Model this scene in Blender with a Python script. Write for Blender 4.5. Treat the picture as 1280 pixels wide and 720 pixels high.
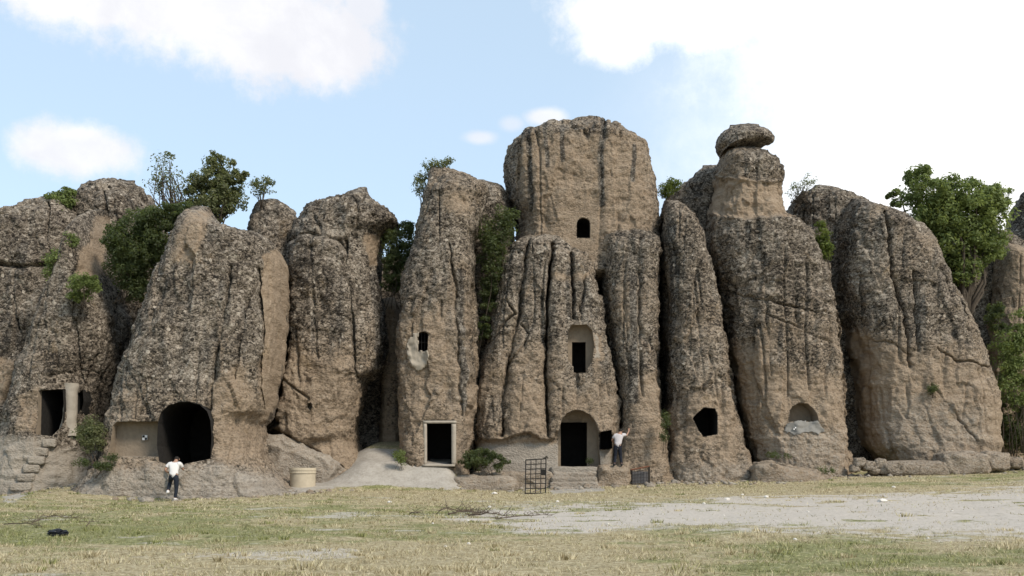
import bpy, bmesh, math, random
import numpy as np
from mathutils import Vector, Matrix

for _o in list(bpy.data.objects):
    bpy.data.objects.remove(_o)
S = bpy.context.scene
COL = S.collection

# ------------------------------------------------------------------ camera
F = 1229.0          # focal length in photo pixels (photo is 1280 x 720)
HX, HY = 640.0, 575.0
CZ = 1.6            # eye height
cam = bpy.data.cameras.new("camera")
cam.sensor_width = 36.0
cam.lens = 36.0 * F / 1280.0
cam.shift_y = (HY - 360.0) / 1280.0
cam.clip_start = 0.1
cam.clip_end = 5000
camo = bpy.data.objects.new("camera", cam)
camo.location = (0, 0, CZ)
camo.rotation_euler = (math.radians(90), 0, 0)
COL.objects.link(camo)
S.camera = camo

def W(px, py, y):
    """photo pixel at distance y (metres along the view) -> world point"""
    return ((px - HX) / F * y, y, CZ + (HY - py) / F * y)

# ------------------------------------------------------------------ light
SUN_EL, SUN_AZ = 42.0, 134.0      # azimuth clockwise from +Y (view direction)
sun = bpy.data.lights.new("sun", 'SUN')
sun.energy = 2.9
sun.angle = math.radians(14)
sun.color = (1.0, 0.90, 0.77)
suno = bpy.data.objects.new("sun", sun)
sd = Vector((math.sin(math.radians(SUN_AZ)) * math.cos(math.radians(SUN_EL)),
             math.cos(math.radians(SUN_AZ)) * math.cos(math.radians(SUN_EL)),
             math.sin(math.radians(SUN_EL))))
suno.rotation_euler = sd.to_track_quat('Z', 'Y').to_euler()
suno.location = (30, -10, 60)
COL.objects.link(suno)

S.view_settings.view_transform = 'Standard'
S.view_settings.look = 'None'
S.view_settings.gamma = 1.0
S.view_settings.use_curve_mapping = False
S.view_settings.exposure = 0.36
S.render.engine = 'CYCLES'

SKY_STRENGTH = 0.122

class NT:
    """tiny node-tree helper"""
    def __init__(self, tree):
        self.t = tree; self.n = tree.nodes; self.l = tree.links
    def node(self, typ, **kw):
        nd = self.n.new(typ)
        for k, v in kw.items():
            setattr(nd, k, v)
        return nd
    def put(self, sock, v):
        if v is None: return
        if hasattr(v, 'node'):
            self.l.new(v, sock)
        else:
            if isinstance(v, tuple) and len(v) == 3 and sock.type == 'RGBA':
                v = (*v, 1.0)
            sock.default_value = v
    def math(self, op, a, b=None, c=None, clamp=False):
        nd = self.node('ShaderNodeMath', operation=op); nd.use_clamp = clamp
        self.put(nd.inputs[0], a); self.put(nd.inputs[1], b); self.put(nd.inputs[2], c)
        return nd.outputs[0]
    def vmath(self, op, a, b=None):
        nd = self.node('ShaderNodeVectorMath', operation=op)
        self.put(nd.inputs[0], a); self.put(nd.inputs[1], b)
        return nd.outputs['Value'] if op in ('LENGTH', 'DOT_PRODUCT') else nd.outputs[0]
    def mix(self, f, a, b, blend='MIX'):
        nd = self.node('ShaderNodeMix', data_type='RGBA', blend_type=blend)
        self.put(nd.inputs[0], f); self.put(nd.inputs[6], a); self.put(nd.inputs[7], b)
        return nd.outputs[2]
    def smooth(self, v, lo, hi, a=0.0, b=1.0):
        nd = self.node('ShaderNodeMapRange', interpolation_type='SMOOTHSTEP')
        self.put(nd.inputs['Value'], v)
        nd.inputs['From Min'].default_value = lo; nd.inputs['From Max'].default_value = hi
        nd.inputs['To Min'].default_value = a; nd.inputs['To Max'].default_value = b
        return nd.outputs[0]
    def noise(self, vec, scale, detail=4, rough=0.55, dist=0.0, color=False):
        nd = self.node('ShaderNodeTexNoise')
        if vec is not None: self.put(nd.inputs['Vector'], vec)
        nd.inputs['Scale'].default_value = scale; nd.inputs['Detail'].default_value = detail
        nd.inputs['Roughness'].default_value = rough; nd.inputs['Distortion'].default_value = dist
        return nd.outputs['Color' if color else 'Fac']
    def voro(self, vec, scale, feature='F1', out='Distance', rnd=1.0):
        nd = self.node('ShaderNodeTexVoronoi', feature=feature)
        self.put(nd.inputs['Vector'], vec); nd.inputs['Scale'].default_value = scale
        nd.inputs['Randomness'].default_value = rnd
        return nd.outputs[out]
    def ramp(self, fac, stops):
        nd = self.node('ShaderNodeValToRGB'); r = nd.color_ramp
        while len(r.elements) < len(stops): r.elements.new(0.5)
        for e, (p, c) in zip(r.elements, stops):
            e.position = p; e.color = (*c, 1.0)
        self.put(nd.inputs[0], fac)
        return nd.outputs[0]
    def attr(self, name, out='Fac'):
        nd = self.node('ShaderNodeAttribute', attribute_name=name)
        return nd.outputs[out]
    def scalevec(self, vec, s):
        return self.vmath('MULTIPLY', vec, s)

# ------------------------------------------------------------------ world: Nishita sky with clouds
world = bpy.data.worlds.new("World"); S.world = world; world.use_nodes = True
wt = NT(world.node_tree); wt.n.clear()
sky = wt.node('ShaderNodeTexSky', sky_type='NISHITA')
sky.sun_disc = False
sky.sun_elevation = math.radians(SUN_EL); sky.sun_rotation = math.radians(SUN_AZ)
sky.air_density = 1.0; sky.dust_density = 1.6; sky.ozone_density = 1.0; sky.altitude = 900
dirv = wt.node('ShaderNodeTexCoord').outputs['Generated']
nz = wt.noise(dirv, 7.0, 6, 0.62, 0.3)
nz2 = wt.noise(dirv, 22.0, 8, 0.68)
edge = wt.math('ADD', wt.math('MULTIPLY', wt.math('SUBTRACT', nz, 0.5), 1.0), wt.math('MULTIPLY', wt.math('SUBTRACT', nz2, 0.5), 1.9))
def blob(px, py, rx, ry, soft, amt=1.0, nk=1.0):
    d = Vector(((px - HX) / F, 1.0, (HY - py) / F)); L = d.length; d.normalize()
    dl = wt.vmath('SUBTRACT', dirv, tuple(d))
    dl = wt.vmath('MULTIPLY', dl, (F * L / rx, F * L / math.sqrt(rx * ry) * 0.8, F * L / ry))
    r = wt.vmath('LENGTH', dl)
    r = wt.math('ADD', r, wt.math('MULTIPLY', edge, nk))
    return wt.smooth(r, 1.0 + soft, 1.0 - soft, 0.0, amt)
mask = None
for b in [(225, 0, 215, 60, 0.34, 1.0, 0.75), (330, 30, 130, 68, 0.32, 1.0, 0.7), (395, 62, 75, 46, 0.32, 1.0, 0.75), (120, -15, 125, 52, 0.25, 1.0, 0.7), (455, 5, 28, 26, 0.35, 0.9, 0.6),
          (97, 188, 72, 32, 0.34, 0.95, 0.7), (60, 192, 36, 12, 0.3, 0.9, 0.6),
          (600, 172, 17, 7, 0.6, 0.7, 0.6), (683, 146, 22, 9, 0.5, 0.85, 0.6), (640, 155, 12, 7, 0.7, 0.5, 0.6),
          (770, 50, 50, 32, 0.4, 0.9, 0.8), (800, 8, 100, 42, 0.35, 1.0, 0.7), (900, -10, 160, 60, 0.4, 1.0, 0.6), (1200, 60, 270, 205, 0.6, 1.0, 0.45), (1250, 200, 320, 200, 0.75, 1.0, 0.35), (1020, 150, 170, 140, 1.0, 0.35, 0.35)]:
    o = blob(*b)
    mask = o if mask is None else wt.math('MAXIMUM', mask, o)
# scattered cloud elsewhere in the sky (same cumulus character)
gen = wt.noise(wt.vmath('MULTIPLY', dirv, (1, 1, 1.8)), 2.3, 7, 0.6, 0.2)
mask = wt.math('MAXIMUM', mask, wt.smooth(gen, 0.66, 0.76))
haze = wt.mix(0.5, sky.outputs[0], (6.0, 7.5, 8.7))
csh = wt.mix(wt.smooth(nz, 0.35, 0.7), (5.75, 5.8, 6.15), (7.0, 7.0, 7.1))
sx = wt.node('ShaderNodeSeparateXYZ'); wt.put(sx.inputs[0], dirv)
csh = wt.mix(wt.smooth(sx.outputs[0], -0.05, 0.22), csh, (8.6, 8.6, 8.6))    # clouds nearer the sun are brighter
skyc = wt.mix(mask, haze, csh)
bg = wt.node('ShaderNodeBackground'); wt.put(bg.inputs[0], skyc); bg.inputs[1].default_value = SKY_STRENGTH
wo = wt.node('ShaderNodeOutputWorld'); wt.l.new(bg.outputs[0], wo.inputs[0])

# ------------------------------------------------------------------ numpy noise
def _hash(ix, iy, iz, seed):
    h = (ix.astype(np.int64) * 374761393 + iy.astype(np.int64) * 668265263 + iz.astype(np.int64) * 2147483647 + seed * 1274126177) & 0xFFFFFFFF
    h = ((h ^ (h >> 13)) * 1274126177) & 0xFFFFFFFF
    h = h ^ (h >> 16)
    return (h & 0xFFFFFF).astype(np.float32) / 16777215.0
def vnoise(P, seed=0):
    f = np.floor(P); i = f.astype(np.int64); t = (P - f).astype(np.float32)
    t = t * t * t * (t * (t * 6 - 15) + 10)
    x0, y0, z0 = i[:, 0], i[:, 1], i[:, 2]
    r = 0
    for dx in (0, 1):
        wx = t[:, 0] if dx else 1 - t[:, 0]
        for dy in (0, 1):
            wy = t[:, 1] if dy else 1 - t[:, 1]
            for dz in (0, 1):
                wz = t[:, 2] if dz else 1 - t[:, 2]
                r = r + wx * wy * wz * _hash(x0 + dx, y0 + dy, z0 + dz, seed)
    return r * 2 - 1
def fbm(P, seed=0, octv=4, gain=0.5):
    a, s, r = 1.0, 0.0, 0
    P = P.copy()
    for k in range(octv):
        r = r + a * vnoise(P, seed + k * 17); s += a; a *= gain; P = P * 2.03 + 11.3
    return r / s
def billow(P, seed=0, octv=2):
    a, s, r = 1.0, 0.0, 0
    P = P.copy()
    for k in range(octv):
        r = r + a * np.abs(vnoise(P, seed + k * 31)); s += a; a *= 0.5; P = P * 2.1 + 5.7
    return r / s
def facets(P, seed=0, tilt=0.35):
    """broken-face relief: every Voronoi cell gets its own offset and slope"""
    i0 = np.floor(P).astype(np.int64); best = np.full(len(P), 1e9, np.float32); val = np.zeros(len(P), np.float32)
    for dx in (-1, 0, 1):
        for dy in (-1, 0, 1):
            for dz in (-1, 0, 1):
                ix, iy, iz = i0[:, 0] + dx, i0[:, 1] + dy, i0[:, 2] + dz
                h1 = _hash(ix, iy, iz, seed); h2 = _hash(ix, iy, iz, seed + 1); h3 = _hash(ix, iy, iz, seed + 2)
                ox, oy, oz = P[:, 0] - ix - h1, P[:, 1] - iy - h2, P[:, 2] - iz - h3
                d = ox * ox + oy * oy + oz * oz
                w = d < best; best = np.where(w, d, best)
                k = (h1 + 7 * h2 + 13 * h3) % 1.0
                v = (k - 0.5) + tilt * (ox * (h2 - 0.5) + oy * (h3 - 0.5) + oz * (h1 - 0.5)) * 4
                val = np.where(w, v, val)
    return val
def sstep(x, lo, hi):
    t = np.clip((x - lo) / (hi - lo), 0, 1)
    return t * t * (3 - 2 * t)

def dist_poly(px, py, pts, closed):
    """distance to a polyline and, if closed, the inside test"""
    d = np.full(px.shape, 1e9, np.float32); ins = np.zeros(px.shape, bool)
    n = len(pts)
    for i in range(n if closed else n - 1):
        ax, ay = pts[i][0], pts[i][1]; bx, by = pts[(i + 1) % n][0], pts[(i + 1) % n][1]
        ex, ey = bx - ax, by - ay
        t = np.clip(((px - ax) * ex + (py - ay) * ey) / max(ex * ex + ey * ey, 1e-9), 0, 1)
        d = np.minimum(d, np.hypot(px - ax - t * ex, py - ay - t * ey))
        if closed and ay != by:
            c = ((ay > py) != (by > py)) & (px < ex * (py - ay) / (by - ay) + ax)
            ins ^= c
    return d, ins
def sdf(px, py, pts):
    d, i = dist_poly(px, py, pts, True)
    return np.where(i, -d, d)

# ------------------------------------------------------------------ object helpers
def link(o, parent=None):
    COL.objects.link(o)
    if parent is not None: o.parent = parent
    return o
def tag(o, label=None, cat=None, group=None, kind=None):
    if label: o['label'] = label
    if cat: o['category'] = cat
    if group: o['group'] = group
    if kind: o['kind'] = kind
    return o
def mesh_np(name, V, Fq, mats=(), smooth=True):
    me = bpy.data.meshes.new(name)
    V = np.asarray(V, np.float32); Fq = np.asarray(Fq, np.int32)
    me.vertices.add(len(V)); me.vertices.foreach_set('co', V.ravel())
    k = Fq.shape[1]
    me.loops.add(Fq.size); me.loops.foreach_set('vertex_index', Fq.ravel())
    me.polygons.add(len(Fq)); me.polygons.foreach_set('loop_start', np.arange(0, Fq.size, k, dtype=np.int32))
    me.update(calc_edges=True); me.validate()
    if smooth: me.polygons.foreach_set('use_smooth', np.ones(len(me.polygons), bool))
    for m in mats: me.materials.append(m)
    return me
def fattr(me, name, arr):
    a = me.attributes.new(name, 'FLOAT', 'POINT'); a.data.foreach_set('value', np.asarray(arr, np.float32))
def empty(name, loc):
    o = bpy.data.objects.new(name, None); o.location = loc; o.empty_display_size = 0.2
    return link(o)
class MB:
    """collects simple solids into one mesh (world or parent space)"""
    def __init__(self): self.v = []; self.f = []
    def box(self, c, s, rot=None, taper=1.0):
        b = len(self.v); m = rot or Matrix.Identity(3)
        for z in (-1, 1):
            k = taper if z > 0 else 1.0
            for x, y in ((-1, -1), (1, -1), (1, 1), (-1, 1)):
                self.v.append(tuple(Vector(c) + m @ Vector((x * s[0] / 2 * k, y * s[1] / 2 * k, z * s[2] / 2))))
        for q in ((0, 3, 2, 1), (4, 5, 6, 7), (0, 1, 5, 4), (1, 2, 6, 5), (2, 3, 7, 6), (3, 0, 4, 7)):
            self.f.append(tuple(b + i for i in q))
        return self
    def tube(self, pts, rad, n=6):
        pts = [Vector(p) for p in pts]
        if not hasattr(rad, '__len__'): rad = [rad] * len(pts)
        b = len(self.v)
        for i, p in enumerate(pts):
            t = (pts[min(i + 1, len(pts) - 1)] - pts[max(i - 1, 0)]).normalized()
            u = t.cross(Vector((0.3, 0.9, 0.2))); u.normalize(); w = t.cross(u)
            for k in range(n):
                a = 2 * math.pi * k / n
                self.v.append(tuple(p + (u * math.cos(a) + w * math.sin(a)) * rad[i]))
        for i in range(len(pts) - 1):
            for k in range(n):
                self.f.append((b + i * n + k, b + i * n + (k + 1) % n, b + (i + 1) * n + (k + 1) % n, b + (i + 1) * n + k))
        self.f.append(tuple(b + k for k in reversed(range(n))))
        self.f.append(tuple(b + (len(pts) - 1) * n + k for k in range(n)))
        return self
    def lathe(self, prof, c, n=32):
        b = len(self.v)
        for r, z in prof:
            for k in range(n):
                a = 2 * math.pi * k / n
                self.v.append((c[0] + r * math.cos(a), c[1] + r * math.sin(a), c[2] + z))
        for i in range(len(prof) - 1):
            for k in range(n):
                self.f.append((b + i * n + k, b + i * n + (k + 1) % n, b + (i + 1) * n + (k + 1) % n, b + (i + 1) * n + k))
        return self
    def build(self, name, mat, parent=None, smooth=False, bevel=0.0):
        me = bpy.data.meshes.new(name); me.from_pydata(self.v, [], self.f); me.update()
        if mat: me.materials.append(mat)
        if smooth:
            for p in me.polygons: p.use_smooth = True
        o = bpy.data.objects.new(name, me); link(o)
        if parent is not None:
            o.parent = parent; o.matrix_parent_inverse = Matrix.Translation(-Vector(parent.location))
        if bevel:
            md = o.modifiers.new('b', 'BEVEL'); md.width = bevel; md.segments = 2
        return o
def adopt(o, parent):
    o.parent = parent; o.matrix_parent_inverse = Matrix.Translation(-Vector(parent.location))
    return o

# ------------------------------------------------------------------ materials
def mat_new(name):
    m = bpy.data.materials.new(name); m.use_nodes = True
    t = NT(m.node_tree); t.n.clear()
    bs = t.node('ShaderNodeBsdfPrincipled'); out = t.node('ShaderNodeOutputMaterial')
    t.l.new(bs.outputs[0], out.inputs[0])
    bs.inputs['Roughness'].default_value = 0.9
    bs.inputs['Specular IOR Level'].default_value = 0.2
    return m, t, bs
def simple(name, col, rough=0.8, var=0.25, scale=9.0, bump=0.0, metal=0.0):
    m, t, bs = mat_new(name)
    pos = t.node('ShaderNodeNewGeometry').outputs['Position']
    n = t.noise(pos, scale, 5, 0.6)
    c = t.mix(n, tuple(x * (1 - var) for x in col), tuple(min(1, x * (1 + var)) for x in col))
    t.put(bs.inputs['Base Color'], c); bs.inputs['Roughness'].default_value = rough
    bs.inputs['Metallic'].default_value = metal
    if bump:
        b = t.node('ShaderNodeBump'); b.inputs['Distance'].default_value = bump
        t.put(b.inputs['Height'], n); t.l.new(b.outputs[0], bs.inputs['Normal'])
    return m

def rock_material():
    m, t, bs = mat_new('weathered_tuff')
    pos = t.node('ShaderNodeNewGeometry').outputs['Position']
    warp = t.vmath('ADD', pos, t.scalevec(t.noise(pos, 3.0, 3, 0.5, color=True), (0.12, 0.12, 0.10)))
    flat = t.scalevec(warp, (1.0, 1.0, 1.3))
    c1 = t.voro(flat, 6.5, 'F1', 'Color'); c1 = t.node('ShaderNodeSeparateColor'); 
    vc = t.node('ShaderNodeTexVoronoi', feature='F1'); t.put(vc.inputs['Vector'], flat); vc.inputs['Scale'].default_value = 11.0
    t.l.new(vc.outputs['Color'], c1.inputs[0]); r1 = c1.outputs[0]
    vc2 = t.node('ShaderNodeTexVoronoi', feature='F1'); t.put(vc2.inputs['Vector'], flat); vc2.inputs['Scale'].default_value = 25.0
    c2 = t.node('ShaderNodeSeparateColor'); t.l.new(vc2.outputs['Color'], c2.inputs[0]); r2 = c2.outputs[0]
    fine = t.noise(pos, 26.0, 4, 0.7)
    mid = t.noise(flat, 8.5, 5, 0.7)
    big = t.noise(pos, 0.55, 4, 0.6)
    v = t.math('ADD', t.math('MULTIPLY', r1, 0.34), t.math('MULTIPLY', r2, 0.30))
    v = t.math('ADD', v, t.math('MULTIPLY', fine, 0.26))
    v = t.math('ADD', v, t.math('MULTIPLY', mid, 0.30))
    v = t.math('SUBTRACT', v, 0.06)
    v = t.math('ADD', v, t.math('MULTIPLY', t.math('SUBTRACT', big, 0.5), 0.55))
    blot = t.noise(pos, 2.4, 4, 0.6, 0.3)
    v = t.math('ADD', v, t.math('MULTIPLY', t.math('SUBTRACT', blot, 0.5), 0.55))
    vs3 = t.node('ShaderNodeTexVoronoi', feature='F1'); t.put(vs3.inputs['Vector'], warp); vs3.inputs['Scale'].default_value = 4.2
    c3 = t.node('ShaderNodeSeparateColor'); t.l.new(vs3.outputs['Color'], c3.inputs[0])
    clast = t.math('MULTIPLY', t.smooth(vs3.outputs['Distance'], 0.36, 0.28), t.smooth(c3.outputs[1], 0.68, 0.72))
    v = t.math('ADD', v, t.math('MULTIPLY', clast, t.math('SUBTRACT', c3.outputs[2], 0.42)))
    v = t.math('ADD', t.math('MULTIPLY', t.math('SUBTRACT', v, 0.53), 1.08), 0.515)
    lich = t.ramp(v, [(0.26, (0.016, 0.013, 0.010)), (0.39, (0.056, 0.046, 0.035)), (0.54, (0.135, 0.111, 0.085)), (0.70, (0.225, 0.19, 0.15)), (0.88, (0.37, 0.325, 0.265))])
    # bare tuff, faintly bedded
    bed = t.noise(t.scalevec(warp, (0.5, 0.5, 4.0)), 1.3, 5, 0.65)
    vb = t.math('ADD', t.math('MULTIPLY', bed, 0.45), t.math('ADD', t.math('MULTIPLY', fine, 0.25), t.math('MULTIPLY', mid, 0.30)))
    bare = t.ramp(vb, [(0.26, (0.092, 0.062, 0.037)), (0.42, (0.222, 0.165, 0.112)), (0.58, (0.315, 0.246, 0.176)), (0.78, (0.43, 0.357, 0.270))])
    # pits in the bare rock
    pit = t.smooth(t.voro(flat, 4.2), 0.16, 0.05)
    pit = t.math('MULTIPLY', pit, t.smooth(t.noise(pos, 1.4, 3), 0.5, 0.62))
    bare = t.mix(t.math('MULTIPLY', pit, 0.7), bare, (0.045, 0.035, 0.026))
    fb = t.math('ADD', t.attr('bare'), t.math('MULTIPLY', t.math('SUBTRACT', t.math('ADD', t.math('MULTIPLY', mid, 0.6), t.math('MULTIPLY', r1, 0.4)), 0.5), 1.15))
    fb = t.smooth(fb, 0.12, 1.0)
    col = t.mix(fb, lich, bare)
    ash = t.ramp(vb, [(0.28, (0.15, 0.125, 0.097)), (0.5, (0.285, 0.25, 0.205)), (0.75, (0.43, 0.385, 0.325))])
    fa = t.smooth(t.math('ADD', t.attr('ash'), t.math('MULTIPLY', t.math('SUBTRACT', mid, 0.5), 0.9)), 0.3, 0.75)
    col = t.mix(fa, col, ash)
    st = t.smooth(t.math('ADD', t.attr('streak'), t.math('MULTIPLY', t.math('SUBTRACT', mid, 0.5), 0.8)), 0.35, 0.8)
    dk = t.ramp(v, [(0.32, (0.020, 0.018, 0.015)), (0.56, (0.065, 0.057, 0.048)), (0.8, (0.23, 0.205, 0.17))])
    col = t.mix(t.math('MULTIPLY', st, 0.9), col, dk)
    # ochre and pale lichen blooms
    och = t.math('MULTIPLY', t.smooth(t.noise(pos, 0.8, 5, 0.7), 0.60, 0.72), 0.35)
    col = t.mix(och, col, (0.24, 0.17, 0.09))
    # upward facing ledges carry more grey-green growth
    t.put(bs.inputs['Base Color'], col)
    h = t.math('ADD', t.math('MULTIPLY', vc.outputs['Distance'], -0.6), t.math('MULTIPLY', fine, 0.5))
    h = t.math('ADD', h, t.math('MULTIPLY', mid, 0.7))
    b = t.node('ShaderNodeBump'); b.inputs['Distance'].default_value = 0.07; b.inputs['Strength'].default_value = 0.8
    t.put(b.inputs['Height'], h); t.l.new(b.outputs[0], bs.inputs['Normal'])
    return m
ROCK = rock_material()
CARVED = simple('carved_tuff', (0.235, 0.19, 0.14), 0.95, 0.3, 4.0, 0.05)
CHAMBER_SHADE = simple('chamber_shade_stone', (0.022, 0.02, 0.018), 0.98, 0.4, 5.0, 0.05)  # near-black lining: the shade inside the openings is put into its colour
PLASTER = simple('old_lime_plaster', (0.34, 0.295, 0.235), 0.95, 0.22, 3.0, 0.02)
GREYPLASTER = simple('worn_grey_plaster', (0.30, 0.275, 0.24), 0.95, 0.25, 2.5, 0.03)

# ------------------------------------------------------------------ terrain height
_line = [(-400, 625, 40), (-100, 625, 40), (0, 622, 40), (110, 616, 40), (200, 626, 37.6), (300, 622, 38), (370, 618, 39.2), (430, 613, 41.5), (560, 612, 43.3),
         (650, 614, 43.5), (770, 609, 44), (950, 603, 44.6), (1050, 597, 45), (1150, 594, 45.6), (1280, 588, 46.5), (1500, 583, 47)]
_lx = np.array([(p - HX) / F * d for p, q, d in _line]); _ly = np.array([d for p, q, d in _line]); _lz = np.array([CZ + (HY - q) / F * d for p, q, d in _line])
def gz(x, y):
    x = np.asarray(x, float); y = np.asarray(y, float)
    yl = np.interp(x, _lx, _ly); zl = np.interp(x, _lx, _lz)
    t = np.clip((y - 17) / (yl - 17), 0, 1.0) ** 1.25
    z = zl * t + np.clip(y - yl, 0, 8) * 0.09
    # pale ash ramp up to the carved doors
    z = z + 1.0 * sstep(y, 42.0, 44.6) * sstep(x, -8.6, -6.4) * sstep(x, -1.9, -3.0) + 0.55 * sstep(y, 44.6, 47.0) * sstep(x, -9, -7.4) * sstep(x, -4.3, -5.2)
    # low bank of spoil at the far left
    z = z + 0.35 * np.exp(-((x + 16.5) / 3.2) ** 2) * sstep(y, 36.6, 40.5)
    return z
def gzn(x, y):
    P = np.stack([np.ravel(x), np.ravel(y), np.zeros(np.size(x))], 1)
    n = 0.05 * fbm(P * 0.45, 5, 3) + 0.022 * fbm(P * 2.3, 6, 3)
    return gz(x, y) + n.reshape(np.shape(x))
def ground_at(px, py):
    ys = np.linspace(8, 60, 2000); xs = (px - HX) / F * ys; zs = CZ + (HY - py) / F * ys
    d = zs - gz(xs, ys); k = np.argmax(d < 0)
    return (float(xs[k]), float(ys[k]), float(gzn(np.array([xs[k]]), np.array([ys[k]]))[0]))

# ------------------------------------------------------------------ lofted rock towers
DS = 0.05
BK = 1.0
def catmull(K, n_per):
    K = np.asarray(K, float); out = []
    for i in range(len(K) - 1):
        p0 = K[max(i - 1, 0)]; p1 = K[i]; p2 = K[i + 1]; p3 = K[min(i + 2, len(K) - 1)]
        for s in np.linspace(0, 1, n_per, endpoint=False):
            c = 0.5 * (2 * p1 + (p2 - p0) * s + (2 * p0 - 5 * p1 + 4 * p2 - p3) * s ** 2 + (3 * p1 - p0 - 3 * p2 + p3) * s ** 3)
            l = p1 + (p2 - p1) * s
            out.append(0.35 * c + 0.65 * l)
    out.append(K[-1]); return np.array(out)
def outline_cut(pts, ys):
    return [W(p[0], p[1], ys) for p in pts]
def arch_pts(x0, x1, y0, y1, ry=None, n=9, flat=0.0):
    """door outline with a rounded head; y0 top, y1 bottom (pixels)"""
    cx, rx = (x0 + x1) / 2, (x1 - x0) / 2; ry = ry if ry is not None else rx
    p = [(x0, y1), (x0, y0 + ry)]
    for k in range(1, n):
        a = math.pi - math.pi * k / n
        p.append((cx + rx * math.cos(a), y0 + ry - ry * math.sin(a)))
    return p + [(x1, y0 + ry), (x1, y1)]
def rect_pts(x0, x1, y0, y1): return [(x0, y1), (x0, y0), (x1, y0), (x1, y1)]

def prism(pts, y0, y1, shrink=1.0, closed=True, backshrink=1.0):
    """extrude a world XZ outline along y; closed solid or an open-fronted lining"""
    n = len(pts); cx = sum(p[0] for p in pts) / n; cz = sum(p[2] for p in pts) / n
    V = [(cx + (p[0] - cx) * shrink, y0, cz + (p[2] - cz) * shrink) for p in pts]
    V += [(cx + (p[0] - cx) * shrink * backshrink, y1, cz + (p[2] - cz) * shrink * backshrink) for p in pts]
    Fc = [(i, (i + 1) % n, n + (i + 1) % n, n + i) for i in range(n)]
    Fc.append(tuple(n + i for i in range(n)))
    if closed: Fc.append(tuple(reversed(range(n))))
    return V, Fc

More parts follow.
